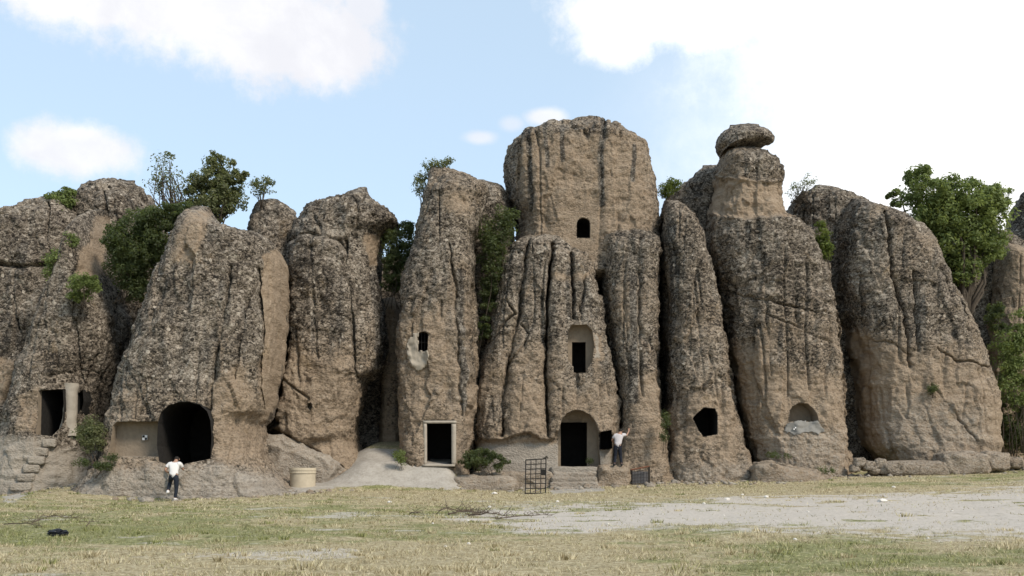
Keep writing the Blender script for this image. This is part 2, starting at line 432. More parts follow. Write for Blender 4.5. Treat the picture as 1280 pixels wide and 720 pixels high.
def rock(name, label, rows, yf, B, Bb=None, lean=0.12, hround=45, n=2.5, grooves=(), pushes=(), bare=(), ash=(), streaks=(), smoothp=(),
         barebase=0.0, barelow=None, amp=1.0, seed=1, cuts=(), ds=None, cat='rock', flute=0.13, group=None, tilt=0.0, undercap=False):
    ds = ds or DS
    Bb = Bb if Bb is not None else B
    K = catmull(rows, 10)
    K = K[np.argsort(K[:, 0], kind='stable')]
    pyb = K[-1, 0]; pyt = K[0, 0]
    B = B * BK; n = n + 0.25; hround = hround * 0.72
    yc = yf + B + lean * (np.minimum(pyb, 600) - K[:, 0]) * (yf / F)
    s = np.clip(1 - (K[:, 0] - pyt) / hround, 0, 1)
    rd = np.sqrt(np.clip(1 - s ** 2.0, 0, 1)) * 0.94 + 0.06
    if undercap:
        s2 = np.clip(1 - (pyb - K[:, 0]) / (hround * 0.8), 0, 1); rd = np.minimum(rd, np.sqrt(np.clip(1 - s2 ** 2, 0, 1)) * 0.9 + 0.1)
    z = CZ + (HY - K[:, 0]) / F * (yc - rd * B)
    pys = HY - (z - CZ) / yc * F                       # height at which this level shows on the flanks
    pyq = 0.35 * K[:, 0] + 0.65 * pys
    tk = np.clip((K[:, 0] - pyt) / 22.0, 0, 1)          # the very top closes as drawn
    ql = np.interp(pyq, K[:, 0], K[:, 1]) * tk + K[:, 1] * (1 - tk); qr = np.interp(pyq, K[:, 0], K[:, 2]) * tk + K[:, 2] * (1 - tk)
    # an outer edge shows on the near corner, an inner edge on the far corner of the section
    cn, cf = yc - 0.48 * rd * B, yc + 0.45 * rd * min(Bb, 3.0)
    def edge_depth(q, left):
        t_ = np.clip((q - HX) / 160.0, -1, 1) * (1 if not left else -1)     # >0: outer edge
        return np.where(t_ > 0, yc + (cn - yc) * t_, yc + (cf - yc) * -t_)
    xl = (ql - HX) / F * edge_depth(ql, True); xr = (qr - HX) / F * edge_depth(qr, False)
    xr = np.maximum(xr, xl + 0.12)
    # resample rows by profile length
    q = np.stack([z, xl, xr, yc, rd * B], 1)
    seg = np.max(np.abs(np.diff(q[:, :3], axis=0)), axis=1) + 1e-6
    seg = np.maximum(seg, np.abs(np.diff(q[:, 4])) * 0.8)
    cum = np.concatenate([[0], np.cumsum(seg)]); nr = int(cum[-1] / ds) + 2
    tt = np.linspace(0, cum[-1], nr)
    q = np.stack([np.interp(tt, cum, q[:, k]) for k in range(5)], 1)
    z, xl, xr, yc, bf = q.T
    a = (xr - xl) / 2; xc = (xr + xl) / 2; bb = bf / B * Bb
    # section sampling: dense front arc, sparse back arc
    am = np.percentile(a, 85)
    ph = np.linspace(math.pi, 2 * math.pi, 800)          # left -> front -> right
    cx = np.sign(np.cos(ph)) * np.abs(np.cos(ph)) ** (2 / n); sy = np.abs(np.sin(ph)) ** (2 / n)
    L = np.concatenate([[0], np.cumsum(np.hypot(np.diff(cx * am), np.diff(sy * B)))])
    nf = int(L[-1] / ds) + 2; tl = np.linspace(0, L[-1], nf)
    fx = np.interp(tl, L, cx); fy = np.interp(tl, L, sy)
    nb = max(10, int(nf / 2.6)); tb = np.linspace(L[-1], 0, nb + 2)[1:-1]
    gx = np.interp(tb, L, cx); gy = np.interp(tb, L, sy)
    X = np.concatenate([xc[:, None] + a[:, None] * fx, xc[:, None] + a[:, None] * gx], 1)
    Y = np.concatenate([yc[:, None] - bf[:, None] * fy, yc[:, None] + bb[:, None] * gy], 1)
    Z = np.repeat(z[:, None], nf + nb, 1) + tilt * (X - xc[:, None])
    nc = nf + nb
    P = np.stack([X, Y, Z], 2)
    def normals(P):
        du = np.roll(P, -1, 1) - np.roll(P, 1, 1)
        dv = np.empty_like(P); dv[1:-1] = P[2:] - P[:-2]; dv[0] = P[1] - P[0]; dv[-1] = P[-1] - P[-2]
        N = np.cross(dv, du); N /= np.linalg.norm(N, axis=2, keepdims=True) + 1e-9
        return N
    N = normals(P).reshape(-1, 3); Pf = P.reshape(-1, 3).copy()
    front = sstep(-N[:, 1], -0.25, 0.15); fsel = N[:, 1] < 0.2
    jit = fbm(Pf * 1.6, seed + 90, 3)
    px = HX + F * Pf[:, 0] / Pf[:, 1]; py = HY - F * (Pf[:, 2] - CZ) / Pf[:, 1]
    fj = fbm(Pf * 5.0, seed + 97, 2); pxj = px + 2.8 * jit + 1.2 * fj; pyj = py + 2.8 * fbm(Pf * 1.6, seed + 95, 3)
    wv = 0.75 + 0.55 * fbm(Pf * 0.9, seed + 98, 2); dv_ = np.clip(0.8 + 1.1 * fbm(Pf * 0.7, seed + 99, 2), 0.15, 1.5)
    sm = np.zeros(len(Pf))
    for sp in smoothp: sm = np.maximum(sm, (sp[2] if len(sp) > 2 else 1.0) * sstep(-sdf(px, py, sp[0]), -sp[1], sp[1]))
    D = np.zeros(len(Pf))
    # broad modelling (along +y, into the rock)
    dy = np.zeros(len(Pf))
    for pts, d, e in pushes: dy += d * sstep(-sdf(pxj, pyj, pts), -e, e) * front
    gmask = np.zeros(len(Pf))
    for g in grooves:
        pts, w, d = g[:3]; shoulder = g[3] if len(g) > 3 else 0.0
        dd, _ = dist_poly(pxj, pyj, pts, False)
        ends = 1.0
        core = np.exp(-np.abs(dd / (0.72 * w * wv)) ** 1.6)
        dy += front * d * 1.15 * dv_ * core
        if shoulder: dy += front * shoulder * np.exp(-dd / (w * 3.5))
        gmask = np.maximum(gmask, core * front * min(1, d * 2.5))
    # weathering
    k = (1 - 0.93 * sm)
    topm = 1 + 0.35 * sstep(py, pyt + 60, pyt + 8)
    D += amp * 0.13 * fbm(Pf * np.array([0.4, 0.4, 0.2]), seed, 2)
    rdg = 1 - np.abs(fbm(Pf * np.array([0.75, 0.75, 0.6]), seed + 5, 3)) * 3
    D += amp * 0.10 * np.clip(rdg, -1, 1) * (1 - 0.93 * sm)
    D += amp * 0.12 * topm * fbm(Pf * 1.1, seed + 3, 3) * k
    D += amp * flute * fbm(Pf * np.array([1.5, 1.5, 0.14]), seed + 7, 3) * k
    D += amp * 0.17 * facets((Pf + 0.10 * jit[:, None]) * np.array([0.75, 0.75, 0.22]), seed + 51) * k
    D += amp * 0.085 * facets((Pf + 0.06 * jit[:, None]) * np.array([1.7, 1.7, 1.15]), seed + 57) * k
    fl = fbm(Pf * np.array([1.05, 1.05, 0.075]), seed + 61, 2); runnel = np.exp(-(fl / 0.055) ** 2) * sstep(fbm(Pf * 0.5, seed + 63, 2), -0.25, 0.15) * sstep(py, 590, 470)
    D -= amp * 0.20 * runnel * k * front
    cr = billow(Pf * np.array([2.2, 2.2, 3.0]), seed + 11, 2)
    D += amp * 0.10 * topm * (cr - 0.25) * k
    lump = billow(Pf * np.array([5.0, 5.0, 6.5]), seed + 13, 2)
    # colour zones
    br = np.full(len(Pf), barebase + 0.12) + 0.45 * fbm(Pf * 0.35, seed + 21, 3) + 0.3 * fbm(Pf * np.array([1.2, 1.2, 0.5]), seed + 22, 3)
    if barelow: br += barelow[2] * sstep(py + 35 * fbm(Pf * 0.6, seed + 25, 3), barelow[0] - 90, barelow[1] + 60)
    for pts, v, e in bare:
        m_ = sstep(-sdf(px + 4 * jit, py + 4 * jit, pts), -e, e); br = br * (1 - m_) + v * m_
    ah = np.zeros(len(Pf))
    for pts, v, e in ash:
        ah = np.maximum(ah, v * sstep(-sdf(px + 5 * jit, py + 5 * jit, pts), -e, e))
    sk = np.zeros(len(Pf))
    for pts, w in streaks:
        dd, _ = dist_poly(px + 1.2 * jit, py, pts, False)
        sk = np.maximum(sk, np.exp(-(dd / w) ** 2))
    vs = fbm(Pf * np.array([2.3, 2.3, 0.13]), seed + 41, 3)
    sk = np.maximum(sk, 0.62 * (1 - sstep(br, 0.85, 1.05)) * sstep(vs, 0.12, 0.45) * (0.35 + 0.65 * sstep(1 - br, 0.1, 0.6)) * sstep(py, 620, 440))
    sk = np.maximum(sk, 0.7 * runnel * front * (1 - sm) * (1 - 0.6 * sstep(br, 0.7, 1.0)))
    lich = 1 - np.clip(br, 0, 1)
    D += amp * (0.04 + 0.045 * lich) * (lump - 0.25) * k
    D += amp * 0.035 * fbm(Pf * 8.0, seed + 17, 2) * k
    D = (D - np.median(D[fsel])) * 0.9
    D *= np.repeat(np.clip(np.minimum(a / 1.6, 1.0), 0.12, 1), nc)
    Pf += N * D[:, None]
    Pf[:, 1] += dy
    base = len(Pf)
    top = Pf[:nc].mean(0); bot = Pf[-nc:].mean(0)
    V = np.vstack([Pf, top[None], bot[None]])
    i = np.arange(nr - 1)[:, None] * nc; j = np.arange(nc)[None]; j2 = (j + 1) % nc
    Q = np.stack([i + j, i + nc + j, i + nc + j2, i + j2], 2).reshape(-1, 4)
    jj = np.arange(nc); jn = (jj + 1) % nc
    T = np.concatenate([np.stack([jn, np.full(nc, base), jj], 1), np.stack([(nr - 1) * nc + jj, np.full(nc, base + 1), (nr - 1) * nc + jn], 1)])
    me = bpy.data.meshes.new(name)
    me.vertices.add(len(V)); me.vertices.foreach_set('co', V.astype(np.float32).ravel())
    li = np.concatenate([Q.ravel(), T.ravel()]).astype(np.int32)
    ls = np.concatenate([np.arange(len(Q)) * 4, len(Q) * 4 + np.arange(len(T)) * 3]).astype(np.int32)
    me.loops.add(len(li)); me.loops.foreach_set('vertex_index', li)
    me.polygons.add(len(ls)); me.polygons.foreach_set('loop_start', ls)
    me.update(calc_edges=True)
    me.polygons.foreach_set('use_smooth', np.ones(len(ls), bool))
    me.materials.append(ROCK); me.materials.append(CARVED)
    pad = lambda v: np.concatenate([v, [v[0], v[-1]]])
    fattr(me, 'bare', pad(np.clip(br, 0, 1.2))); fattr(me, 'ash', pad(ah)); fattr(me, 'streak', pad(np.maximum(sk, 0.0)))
    o = bpy.data.objects.new(name, me); link(o)
    if label: tag(o, label, cat, group)
    # surface lookup (frontmost)
    spx = HX + F * Pf[:, 0] / Pf[:, 1]; spy = HY - F * (Pf[:, 2] - CZ) / Pf[:, 1]
    fr = N[:, 1] < 0.1
    def surf(x, y, r=3.0, how=np.median):
        m_ = fr & (np.hypot(spx - x, spy - y) < r)
        while not m_.any():
            r *= 1.5; m_ = fr & (np.hypot(spx - x, spy - y) < r)
        return float(how(Pf[m_, 1]))
    o_surf[o.name] = surf
    parts = []
    tmp = []
    for c in cuts:
        pts, depth = c['pts'], c['depth']
        mx = sum(p[0] for p in pts) / len(pts); my = sum(p[1] for p in pts) / len(pts)
        ys = c.get('ys') or surf(mx, my, 6)
        c['at'] = ys
        wp = outline_cut(pts, ys)
        V_, F_ = prism(wp, ys - c.get('ahead', 2.0), ys + depth, 1.0, True, c.get('bs', 1.25 if c.get('lining') else 0.97))
        cm = bpy.data.meshes.new('cutter'); cm.from_pydata(V_, [], F_)
        bm = bmesh.new(); bm.from_mesh(cm); bmesh.ops.recalc_face_normals(bm, faces=bm.faces); bm.to_mesh(cm); bm.free()
        cm.materials.append(ROCK); cm.materials.append(CARVED)
        cm.polygons.foreach_set('material_index', np.ones(len(cm.polygons), np.int32))
        co = bpy.data.objects.new('cutter', cm); link(co); tmp.append(co)
        md = o.modifiers.new('cut', 'BOOLEAN'); md.operation = 'DIFFERENCE'; md.object = co; md.solver = 'EXACT'
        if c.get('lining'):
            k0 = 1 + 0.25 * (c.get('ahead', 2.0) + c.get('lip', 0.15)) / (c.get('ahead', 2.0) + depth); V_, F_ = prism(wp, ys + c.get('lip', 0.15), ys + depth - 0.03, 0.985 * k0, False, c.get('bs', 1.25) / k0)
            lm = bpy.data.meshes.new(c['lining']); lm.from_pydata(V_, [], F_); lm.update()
            lm.materials.append(c.get('lmat', CHAMBER_SHADE))
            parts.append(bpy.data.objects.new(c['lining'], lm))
    if cuts:
        for sv, us in (('MANIFOLD', False), ('EXACT', False), ('EXACT', True), ('FLOAT', False)):
            for md in o.modifiers:
                md.solver = sv
                if sv == 'EXACT': md.use_self = us
            dg = bpy.context.evaluated_depsgraph_get(); dg.update()
            nm = bpy.data.meshes.new_from_object(o.evaluated_get(dg))
            ny = np.empty(len(nm.vertices) * 3, np.float32); nm.vertices.foreach_get('co', ny); ny = ny.reshape(-1, 3)
            good = len(nm.vertices) > 0.93 * len(V)
            for c in cuts:      # a failed cut leaves the cutter's front face standing before the rock
                yq = c['at'] - c.get('ahead', 2.0); xs_ = [W(p[0], 0, c['at'])[0] for p in c['pts']]
                good &= not bool(((np.abs(ny[:, 1] - yq) < 1e-3) & (ny[:, 0] > min(xs_) - 0.3) & (ny[:, 0] < max(xs_) + 0.3)).any())
            if good: break
        o.modifiers.clear(); o.data = nm
        bm = bmesh.new(); bm.from_mesh(nm); seen = set(); best = []
        for v0 in bm.verts:
            if v0.index in seen: continue
            st = [v0]; seen.add(v0.index); comp = []
            while st:
                v = st.pop(); comp.append(v)
                for ed in v.link_edges:
                    w = ed.other_vert(v)
                    if w.index not in seen: seen.add(w.index); st.append(w)
            best.append(comp)
        best.sort(key=len)
        for comp in best[:-1]: bmesh.ops.delete(bm, geom=comp, context='VERTS')
        bm.to_mesh(nm); bm.free()
        for co in tmp: bpy.data.objects.remove(co)
    for p in parts: link(p, o)
    return o
o_surf = {}

def patch_on(name, rk, pts, mat, parent, proud=0.03, n=34, rough=1.0):
    """a thin skin following the rock's front (plaster, cement)"""
    surf = o_surf[rk.name]
    xs = [p[0] for p in pts]; ys = [p[1] for p in pts]
    gx = np.linspace(min(xs), max(xs), n); gy = np.linspace(min(ys), max(ys), n)
    GX, GY = np.meshgrid(gx, gy)
    jx = np.random.RandomState(3)
    q_ = np.stack([GX.ravel() * 0.3, GY.ravel() * 0.3, GX.ravel() * 0], 1)
    inside = sdf(GX.ravel() + 1.6 * rough * fbm(q_, 11, 3), GY.ravel() + 1.6 * rough * fbm(q_, 12, 3), pts).reshape(GX.shape) < 0
    idx = -np.ones(GX.shape, int); V = []; Fc = []
    for r in range(n):
        for c in range(n):
            d = surf(GX[r, c], GY[r, c], 2.2, np.mean) - proud
            idx[r, c] = len(V); V.append(W(GX[r, c], GY[r, c], d))
    V = np.array(V)
    for r in range(n - 1):
        for c in range(n - 1):
            if inside[r, c] and inside[r + 1, c + 1] and inside[r + 1, c] and inside[r, c + 1]:
                Fc.append((idx[r, c], idx[r + 1, c], idx[r + 1, c + 1], idx[r, c + 1]))
    if not Fc: return None
    me = bpy.data.meshes.new(name); me.from_pydata([tuple(v) for v in V], [], Fc); me.update()
    bm = bmesh.new(); bm.from_mesh(me); bmesh.ops.delete(bm, geom=[v for v in bm.verts if not v.link_faces], context='VERTS'); bm.to_mesh(me); bm.free()
    for p in me.polygons: p.use_smooth = True
    me.materials.append(mat)
    o = bpy.data.objects.new(name, me); link(o, parent)
    md = o.modifiers.new('t', 'SOLIDIFY'); md.thickness = 0.05; md.offset = 0
    return o

# ---- far-left mass and the cone with the stair
R0 = rock('rock_massif', 'dark lichened flat-topped rock block behind the cone with the stair', [
    (225, 124, 170), (228, 104, 186), (236, 95, 197), (262, 90, 206), (300, 86, 214), (360, 80, 225), (500, 70, 235), (640, 60, 240)],
    45.6, 3.0, lean=0.06, hround=40, n=2.8, seed=3, flute=0.08, barebase=-0.15, cat='rock mass',
    grooves=[([(130, 240), (133, 262), (128, 290)], 2.5, 0.35)])
R0L = rock('rock_massif', 'low dark rock shoulder sloping down beyond the cone with the stair', [
    (241, 70, 96), (246, 50, 112), (256, 32, 124), (267, 12, 132), (276, -12, 138), (290, -45, 142), (330, -62, 146), (400, -80, 150), (500, -95, 150), (640, -120, 150)],
    43.2, 3.4, lean=0.13, hround=55, n=2.4, seed=5, flute=0.08, barebase=-0.2, cat='rock mass',
    grooves=[([(-20, 328), (30, 333), (62, 328), (95, 340)], 3.5, 0.5), ([(20, 400), (26, 450), (10, 500)], 5, 0.5), ([(60, 255), (58, 300), (66, 330)], 2.5, 0.3)],
    bare=[([(-10, 440), (22, 450), (18, 500), (-10, 520)], 0.75, 10)])
R1 = rock('rock_cone', 'conical rock with a carved doorway and a worn stair below it', [
    (262, 119, 134), (270, 109, 141), (290, 99, 148), (325, 85, 155), (377, 59, 166), (397, 50, 170), (424, 36, 168), (453, 26, 161), (471, 21, 153), (500, 14, 146),
    (546, 0, 146), (580, -22, 150), (605, -45, 155), (640, -65, 160)],
    40.4, 3.6, lean=0.16, hround=50, n=2.3, seed=11, cat='rock cone', barebase=-0.05, amp=0.8,
    grooves=[([(95, 400), (98, 440), (104, 480), (100, 520)], 3, 0.35), ([(60, 470), (100, 462), (130, 468)], 2.5, 0.2)],
    bare=[([(118, 268), (138, 272), (132, 300), (128, 345), (92, 350), (98, 320), (112, 300)], 1.0, 5), ([(22, 495), (50, 480), (50, 540), (20, 540)], 0.7, 8)],
    ash=[([(-40, 545), (52, 545), (62, 560), (120, 560), (150, 580), (150, 660), (-60, 660)], 0.95, 16)],
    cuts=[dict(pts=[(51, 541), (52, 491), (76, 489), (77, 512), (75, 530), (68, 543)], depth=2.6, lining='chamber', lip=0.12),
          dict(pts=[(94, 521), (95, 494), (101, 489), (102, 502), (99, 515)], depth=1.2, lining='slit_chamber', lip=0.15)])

# ---- the big cone with the cave
R2 = rock('rock_cone', 'broad rock cone with a wide black cave mouth and a tan flank', [
    (258, 240, 262), (262, 233, 272), (275, 226, 288), (285, 222, 306), (295, 217, 336), (303, 213, 352), (320, 205, 357), (350, 192, 357), (400, 172, 356),
    (450, 153, 351), (490, 141, 345), (515, 134, 338), (529, 131, 326), (550, 128, 328), (575, 123, 334), (595, 112, 347), (608, 96, 365), (622, 72, 392), (650, 50, 420)],
    38.3, 2.8, Bb=4.2, lean=0.17, hround=40, n=3.2, seed=23, cat='rock cone', barebase=-0.12, amp=0.78, barelow=(470, 560, 0.5),
    grooves=[([(288, 332), (278, 402), (266, 457), (260, 511)], 2.6, 0.38, 0.1), ([(323, 340), (307, 386), (297, 440), (293, 473)], 2.4, 0.25, 0.1),
             ([(322, 335), (327, 402), (324, 484), (327, 522)], 3.2, 0.5, 0.12), ([(322, 345), (340, 348), (352, 346)], 1.8, 0.15), ([(190, 575), (230, 583), (258, 577)], 2.5, 0.12)],
    pushes=[([(100, 572), (260, 580), (330, 560), (400, 640), (60, 640)], -0.35, 14)],
    bare=[([(232, 262), (266, 262), (258, 300), (246, 330), (212, 326), (222, 295)], 0.85, 7), ([(328, 322), (350, 306), (364, 330), (358, 440), (346, 508), (326, 530), (322, 480), (327, 400)], 1.15, 3),
          ([(265, 480), (300, 450), (325, 500), (330, 575), (270, 580), (262, 520)], 0.8, 10)],
    ash=[([(120, 585), (200, 575), (270, 572), (330, 585), (350, 585), (400, 640), (60, 640)], 0.62, 20)],
    smoothp=[([(330, 320), (360, 312), (356, 450), (342, 515), (328, 522), (328, 420)], 4, 0.45)],
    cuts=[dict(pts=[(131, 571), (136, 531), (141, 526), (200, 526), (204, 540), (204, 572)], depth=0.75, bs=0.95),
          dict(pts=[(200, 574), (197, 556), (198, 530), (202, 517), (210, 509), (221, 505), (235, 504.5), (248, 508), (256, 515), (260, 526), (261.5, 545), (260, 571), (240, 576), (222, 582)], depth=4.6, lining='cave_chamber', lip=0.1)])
R2b = rock('boulder', 'dark rounded boulder top between the cave cone and the twin-lobed rock', [
    (249, 332, 348), (252, 322, 360), (258, 315, 370), (270, 311, 377), (290, 310, 378), (340, 312, 372), (420, 318, 366), (600, 318, 366)],
    46.2, 1.6, lean=0.05, hround=40, seed=31, barebase=-0.1, cat='boulder')
R3 = rock('rock_spire', 'twin-lobed rock tower with an overhanging crown above the dark passage', [
    (234, 447, 459), (238, 437, 465), (246, 411, 471), (250, 391, 475), (260, 379, 486), (274, 372, 501), (283, 366, 494), (292, 362, 480), (310, 360, 476), (340, 360, 478),
    (370, 358, 482), (403, 354, 484), (440, 350, 485), (463, 347, 478), (474, 345, 462), (500, 342, 454), (530, 336, 447), (550, 341, 448), (575, 352, 456), (600, 352, 462)],
    44.4, 2.3, Bb=3.5, lean=0.10, hround=42, n=2.5, seed=37, barebase=-0.12, barelow=(420, 540, 0.75), cat='rock spire',
    grooves=[([(432, 300), (436, 350), (442, 400), (445, 470)], 2.8, 0.45, 0.12), ([(392, 310), (394, 380), (398, 450)], 2.2, 0.2), ([(362, 300), (385, 292), (425, 300), (434, 315)], 2.5, 0.35),
             ([(352, 470), (375, 490), (388, 500), (382, 506)], 2.2, 0.25), ([(470, 300), (478, 285)], 2, 0.2)],
    pushes=[([(335, 300), (360, 310), (360, 420), (353, 480), (345, 530), (325, 540)], 1.0, 4), ([(358, 308), (378, 298), (420, 300), (437, 320), (446, 400), (448, 540), (340, 560), (348, 450)], -0.45, 5), ([(335, 535), (360, 545), (395, 565), (425, 585), (330, 610)], 0.9, 5)],
    bare=[([(452, 295), (476, 290), (476, 332), (462, 330)], 1.1, 5), ([(350, 480), (376, 440), (440, 470), (446, 545), (400, 560), (345, 530)], 0.75, 14)],
    streaks=[([(360, 310), (361, 400), (352, 450)], 7), ([(470, 345), (474, 400), (478, 450)], 9)],
    cuts=[dict(pts=[(383, 509), (384, 504), (389, 503), (391, 509), (387, 513)], depth=0.5)])
R3p = rock('passage_rock', 'shaded tan rock lining the dark passage beside the carved door pillar', [
    (372, 480, 494), (378, 476, 500), (400, 474, 505), (470, 474, 508), (500, 476, 508), (540, 474, 508), (600, 470, 510)],
    49.0, 1.6, lean=0.05, hround=25, seed=39, barebase=0.6, flute=0.06)

# ---- the pillar with the framed door
R4 = rock('rock_spire', 'tall slim rock pillar with a framed doorway and a plastered slit window', [
    (208, 538, 552), (212, 535, 576), (218, 533, 598), (226, 532, 606), (240, 530, 606), (274, 522, 598), (304, 517, 593), (357, 502, 590), (393, 498, 593), (430, 497, 597),
    (480, 497, 598), (525, 497, 596), (560, 499, 588), (582, 500, 583), (610, 497, 588)],
    44.0, 1.9, Bb=2.6, lean=0.07, hround=38, n=2.6, seed=43, barebase=-0.02, barelow=(330, 470, 0.5), cat='rock spire',
    pushes=[([(600, 280), (588, 290), (583, 360), (588, 440), (588, 540), (610, 560), (615, 300)], 1.1, 4)],
    grooves=[([(561, 305), (569, 370), (573, 460), (576, 520)], 2.2, 0.25), ([(588, 330), (586, 420), (590, 520)], 3, 0.4)],
    bare=[([(548, 245), (585, 240), (590, 265), (560, 268)], 0.75, 8), ([(500, 395), (560, 385), (566, 470), (500, 500)], 0.75, 14)],
    streaks=[([(573, 340), (578, 420), (580, 510)], 6)],
    smoothp=[([(526, 522), (578, 522), (578, 590), (526, 590)], 4)],
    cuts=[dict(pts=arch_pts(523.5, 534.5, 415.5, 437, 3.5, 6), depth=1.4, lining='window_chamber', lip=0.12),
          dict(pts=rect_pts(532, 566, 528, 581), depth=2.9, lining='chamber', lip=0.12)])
R4b = rock('rock_shoulder', 'dark rock shoulder joining the door pillar to the central dome', [
    (224, 596, 606), (229, 588, 628), (236, 582, 637), (280, 580, 642), (400, 578, 646), (620, 580, 646)],
    48.0, 1.8, lean=0.03, hround=26, seed=47, barebase=-0.3)

# ---- central church rock
R5 = rock('domed_rock', 'tallest flat-faced rock dome with dark streaks and a small arched window', [
    (146, 724, 745), (148, 705, 758), (152, 687, 766), (158, 660, 776), (166, 644, 791), (182, 636, 807), (206, 631, 815), (220, 633, 820), (238, 637, 824), (258, 642, 826),
    (276, 648, 825), (300, 648, 825), (400, 640, 826), (620, 630, 830)],
    46.9, 3.2, Bb=4, lean=0.035, hround=26, n=3.6, seed=53, barebase=0.2, flute=0.16, amp=0.85, cat='rock dome',
    pushes=[([(600, 345), (860, 345), (860, 720), (600, 720)], 3.4, 8)],
    grooves=[([(756, 149), (751, 190), (752, 247)], 2.6, 0.10), ([(661, 166), (663, 217), (664, 250)], 2.6, 0.14), ([(648, 172), (646, 215), (656, 262)], 2.5, 0.14), ([(757, 146), (756, 160)], 2, 0.25)],
    bare=[([(642, 200), (655, 172), (720, 164), (752, 162), (800, 176), (815, 240), (808, 300), (760, 305), (735, 330), (648, 295), (648, 255)], 0.80, 16)],
    streaks=[([(756, 149), (751, 190), (752, 255)], 5), ([(661, 164), (663, 217), (664, 262)], 4.5), ([(793, 182), (790, 226)], 3.5), ([(703, 156), (703, 200)], 4), ([(681, 156), (685, 208)], 3.6)],
    smoothp=[([(705, 255), (750, 255), (750, 320), (705, 320)], 12)],
    cuts=[dict(pts=arch_pts(722, 736.5, 273, 295.5, 6, 7), depth=1.6, lining='window_chamber', lip=0.12)])
R6 = rock('fluted_rock', 'fluted rock front with a carved niche above the arched church entrance', [
    (292, 656, 690), (296, 645, 702), (302, 638, 713), (318, 631, 732), (337, 626, 742), (360, 621, 748), (379, 618, 753), (422, 611, 759), (460, 603, 767), (507, 597, 772),
    (535, 595, 772), (560, 594, 771), (600, 594, 769), (630, 594, 768)],
    45.3, 2.0, Bb=3.6, lean=0.075, hround=30, n=3.1, seed=59, barebase=0.08, barelow=(420, 540, 0.45), flute=0.08, amp=0.85, cat='rock',
    grooves=[([(661, 300), (654, 341), (649, 393), (637, 445), (630, 493), (627, 545)], 2.8, 0.5, 0.28), ([(692, 302), (684, 375), (683, 469), (685, 545)], 2.1, 1.3, 0.3),
             ([(716, 312), (717, 350), (717, 396)], 2.6, 0.4, 0.22), ([(733, 345), (725, 398)], 2.2, 0.22, 0.1), ([(634, 375), (644, 391), (628, 406), (618, 422)], 1.7, 0.3),
             ([(651, 404), (660, 415), (654, 432), (637, 455)], 1.7, 0.3), ([(722, 467), (720, 505)], 3.5, 0.25)],
    pushes=[([(590, 556), (600, 549), (628, 551), (640, 545), (662, 541), (676, 550), (690, 548), (700, 538), (702, 640), (585, 640)], 0.42, 1.6), ([(700, 538), (752, 540), (775, 548), (775, 640), (700, 640)], 0.42, 1.8)],
    bare=[([(690, 340), (740, 340), (735, 352), (690, 352)], 0.8, 5), ([(640, 480), (680, 480), (682, 540), (632, 540)], 0.85, 12), ([(740, 420), (752, 415), (756, 450), (745, 452)], 0.9, 4),
          ([(690, 500), (765, 480), (770, 540), (690, 540)], 0.7, 12), ([(585, 550), (775, 548), (775, 640), (585, 640)], 1.0, 3)],
    ash=[([(585, 556), (700, 552), (765, 556), (775, 640), (585, 640)], 0.85, 6), ([(742, 418), (750, 418), (752, 448), (742, 450)], 0.7, 3)],
    smoothp=[([(585, 552), (775, 550), (775, 640), (585, 640)], 4), ([(706, 400), (748, 400), (748, 470), (706, 470)], 4)],
    cuts=[dict(pts=[(709, 452), (708.5, 425), (710, 411), (714, 404), (734, 403), (742, 411), (744, 432), (741, 454), (733, 465), (721, 466)], depth=0.75, bs=0.93),
          dict(pts=rect_pts(717.5, 732.5, 428, 464), depth=2.4, lining='niche_chamber', lip=0.82),
          dict(pts=[(697, 584), (697.5, 540), (701, 526), (708, 516), (718, 512), (727, 512.5), (738, 518), (745, 527), (749, 538), (752, 584)], depth=1.0, bs=0.97, ys=45.75, ahead=3),
          dict(pts=rect_pts(704.5, 733.5, 531, 581), depth=3.2, lining='church_chamber', lip=1.08, ys=45.75, ahead=3),
          dict(pts=rect_pts(712, 729, 522.5, 529), depth=1.16, ys=45.75, ahead=3),
          dict(pts=[(751.5, 560), (752, 541), (764, 539), (765, 559)], depth=1.5, lining='side_chamber', lip=0.12, ys=45.7)])
R7 = rock('rock_spire', 'broad fluted rock column right of the arched entrance, person leaning on it', [
    (286, 762, 814), (292, 753, 821), (304, 750, 824), (324, 752, 825), (381, 757, 827), (409, 760, 828), (466, 767, 830), (500, 772, 831), (540, 774, 834), (575, 768, 838),
    (600, 758, 843), (630, 750, 848)],
    45.5, 1.6, Bb=3.2, lean=0.075, hround=26, n=2.6, seed=67, barebase=0.1, barelow=(440, 560, 0.5), cat='rock spire',
    pushes=[([(740, 300), (757, 320), (764, 400), (772, 470), (777, 545), (755, 560), (740, 400)], 1.0, 4), ([(840, 300), (821, 320), (824, 420), (827, 520), (845, 530)], 1.0, 3)],
    grooves=[([(800, 340), (799, 398), (803, 495)], 2.6, 0.22, 0.1), ([(778, 300), (781, 380), (786, 470)], 2.2, 0.12), ([(816, 320), (822, 345), (822, 420)], 2.4, 0.2)],
    bare=[([(775, 385), (795, 380), (795, 410), (778, 410)], 0.8, 6), ([(800, 470), (828, 460), (832, 560), (800, 560)], 0.85, 10), ([(765, 575), (805, 575), (810, 600), (765, 600)], 0.9, 6)],
    streaks=[([(790, 300), (792, 400), (793, 500)], 7)])
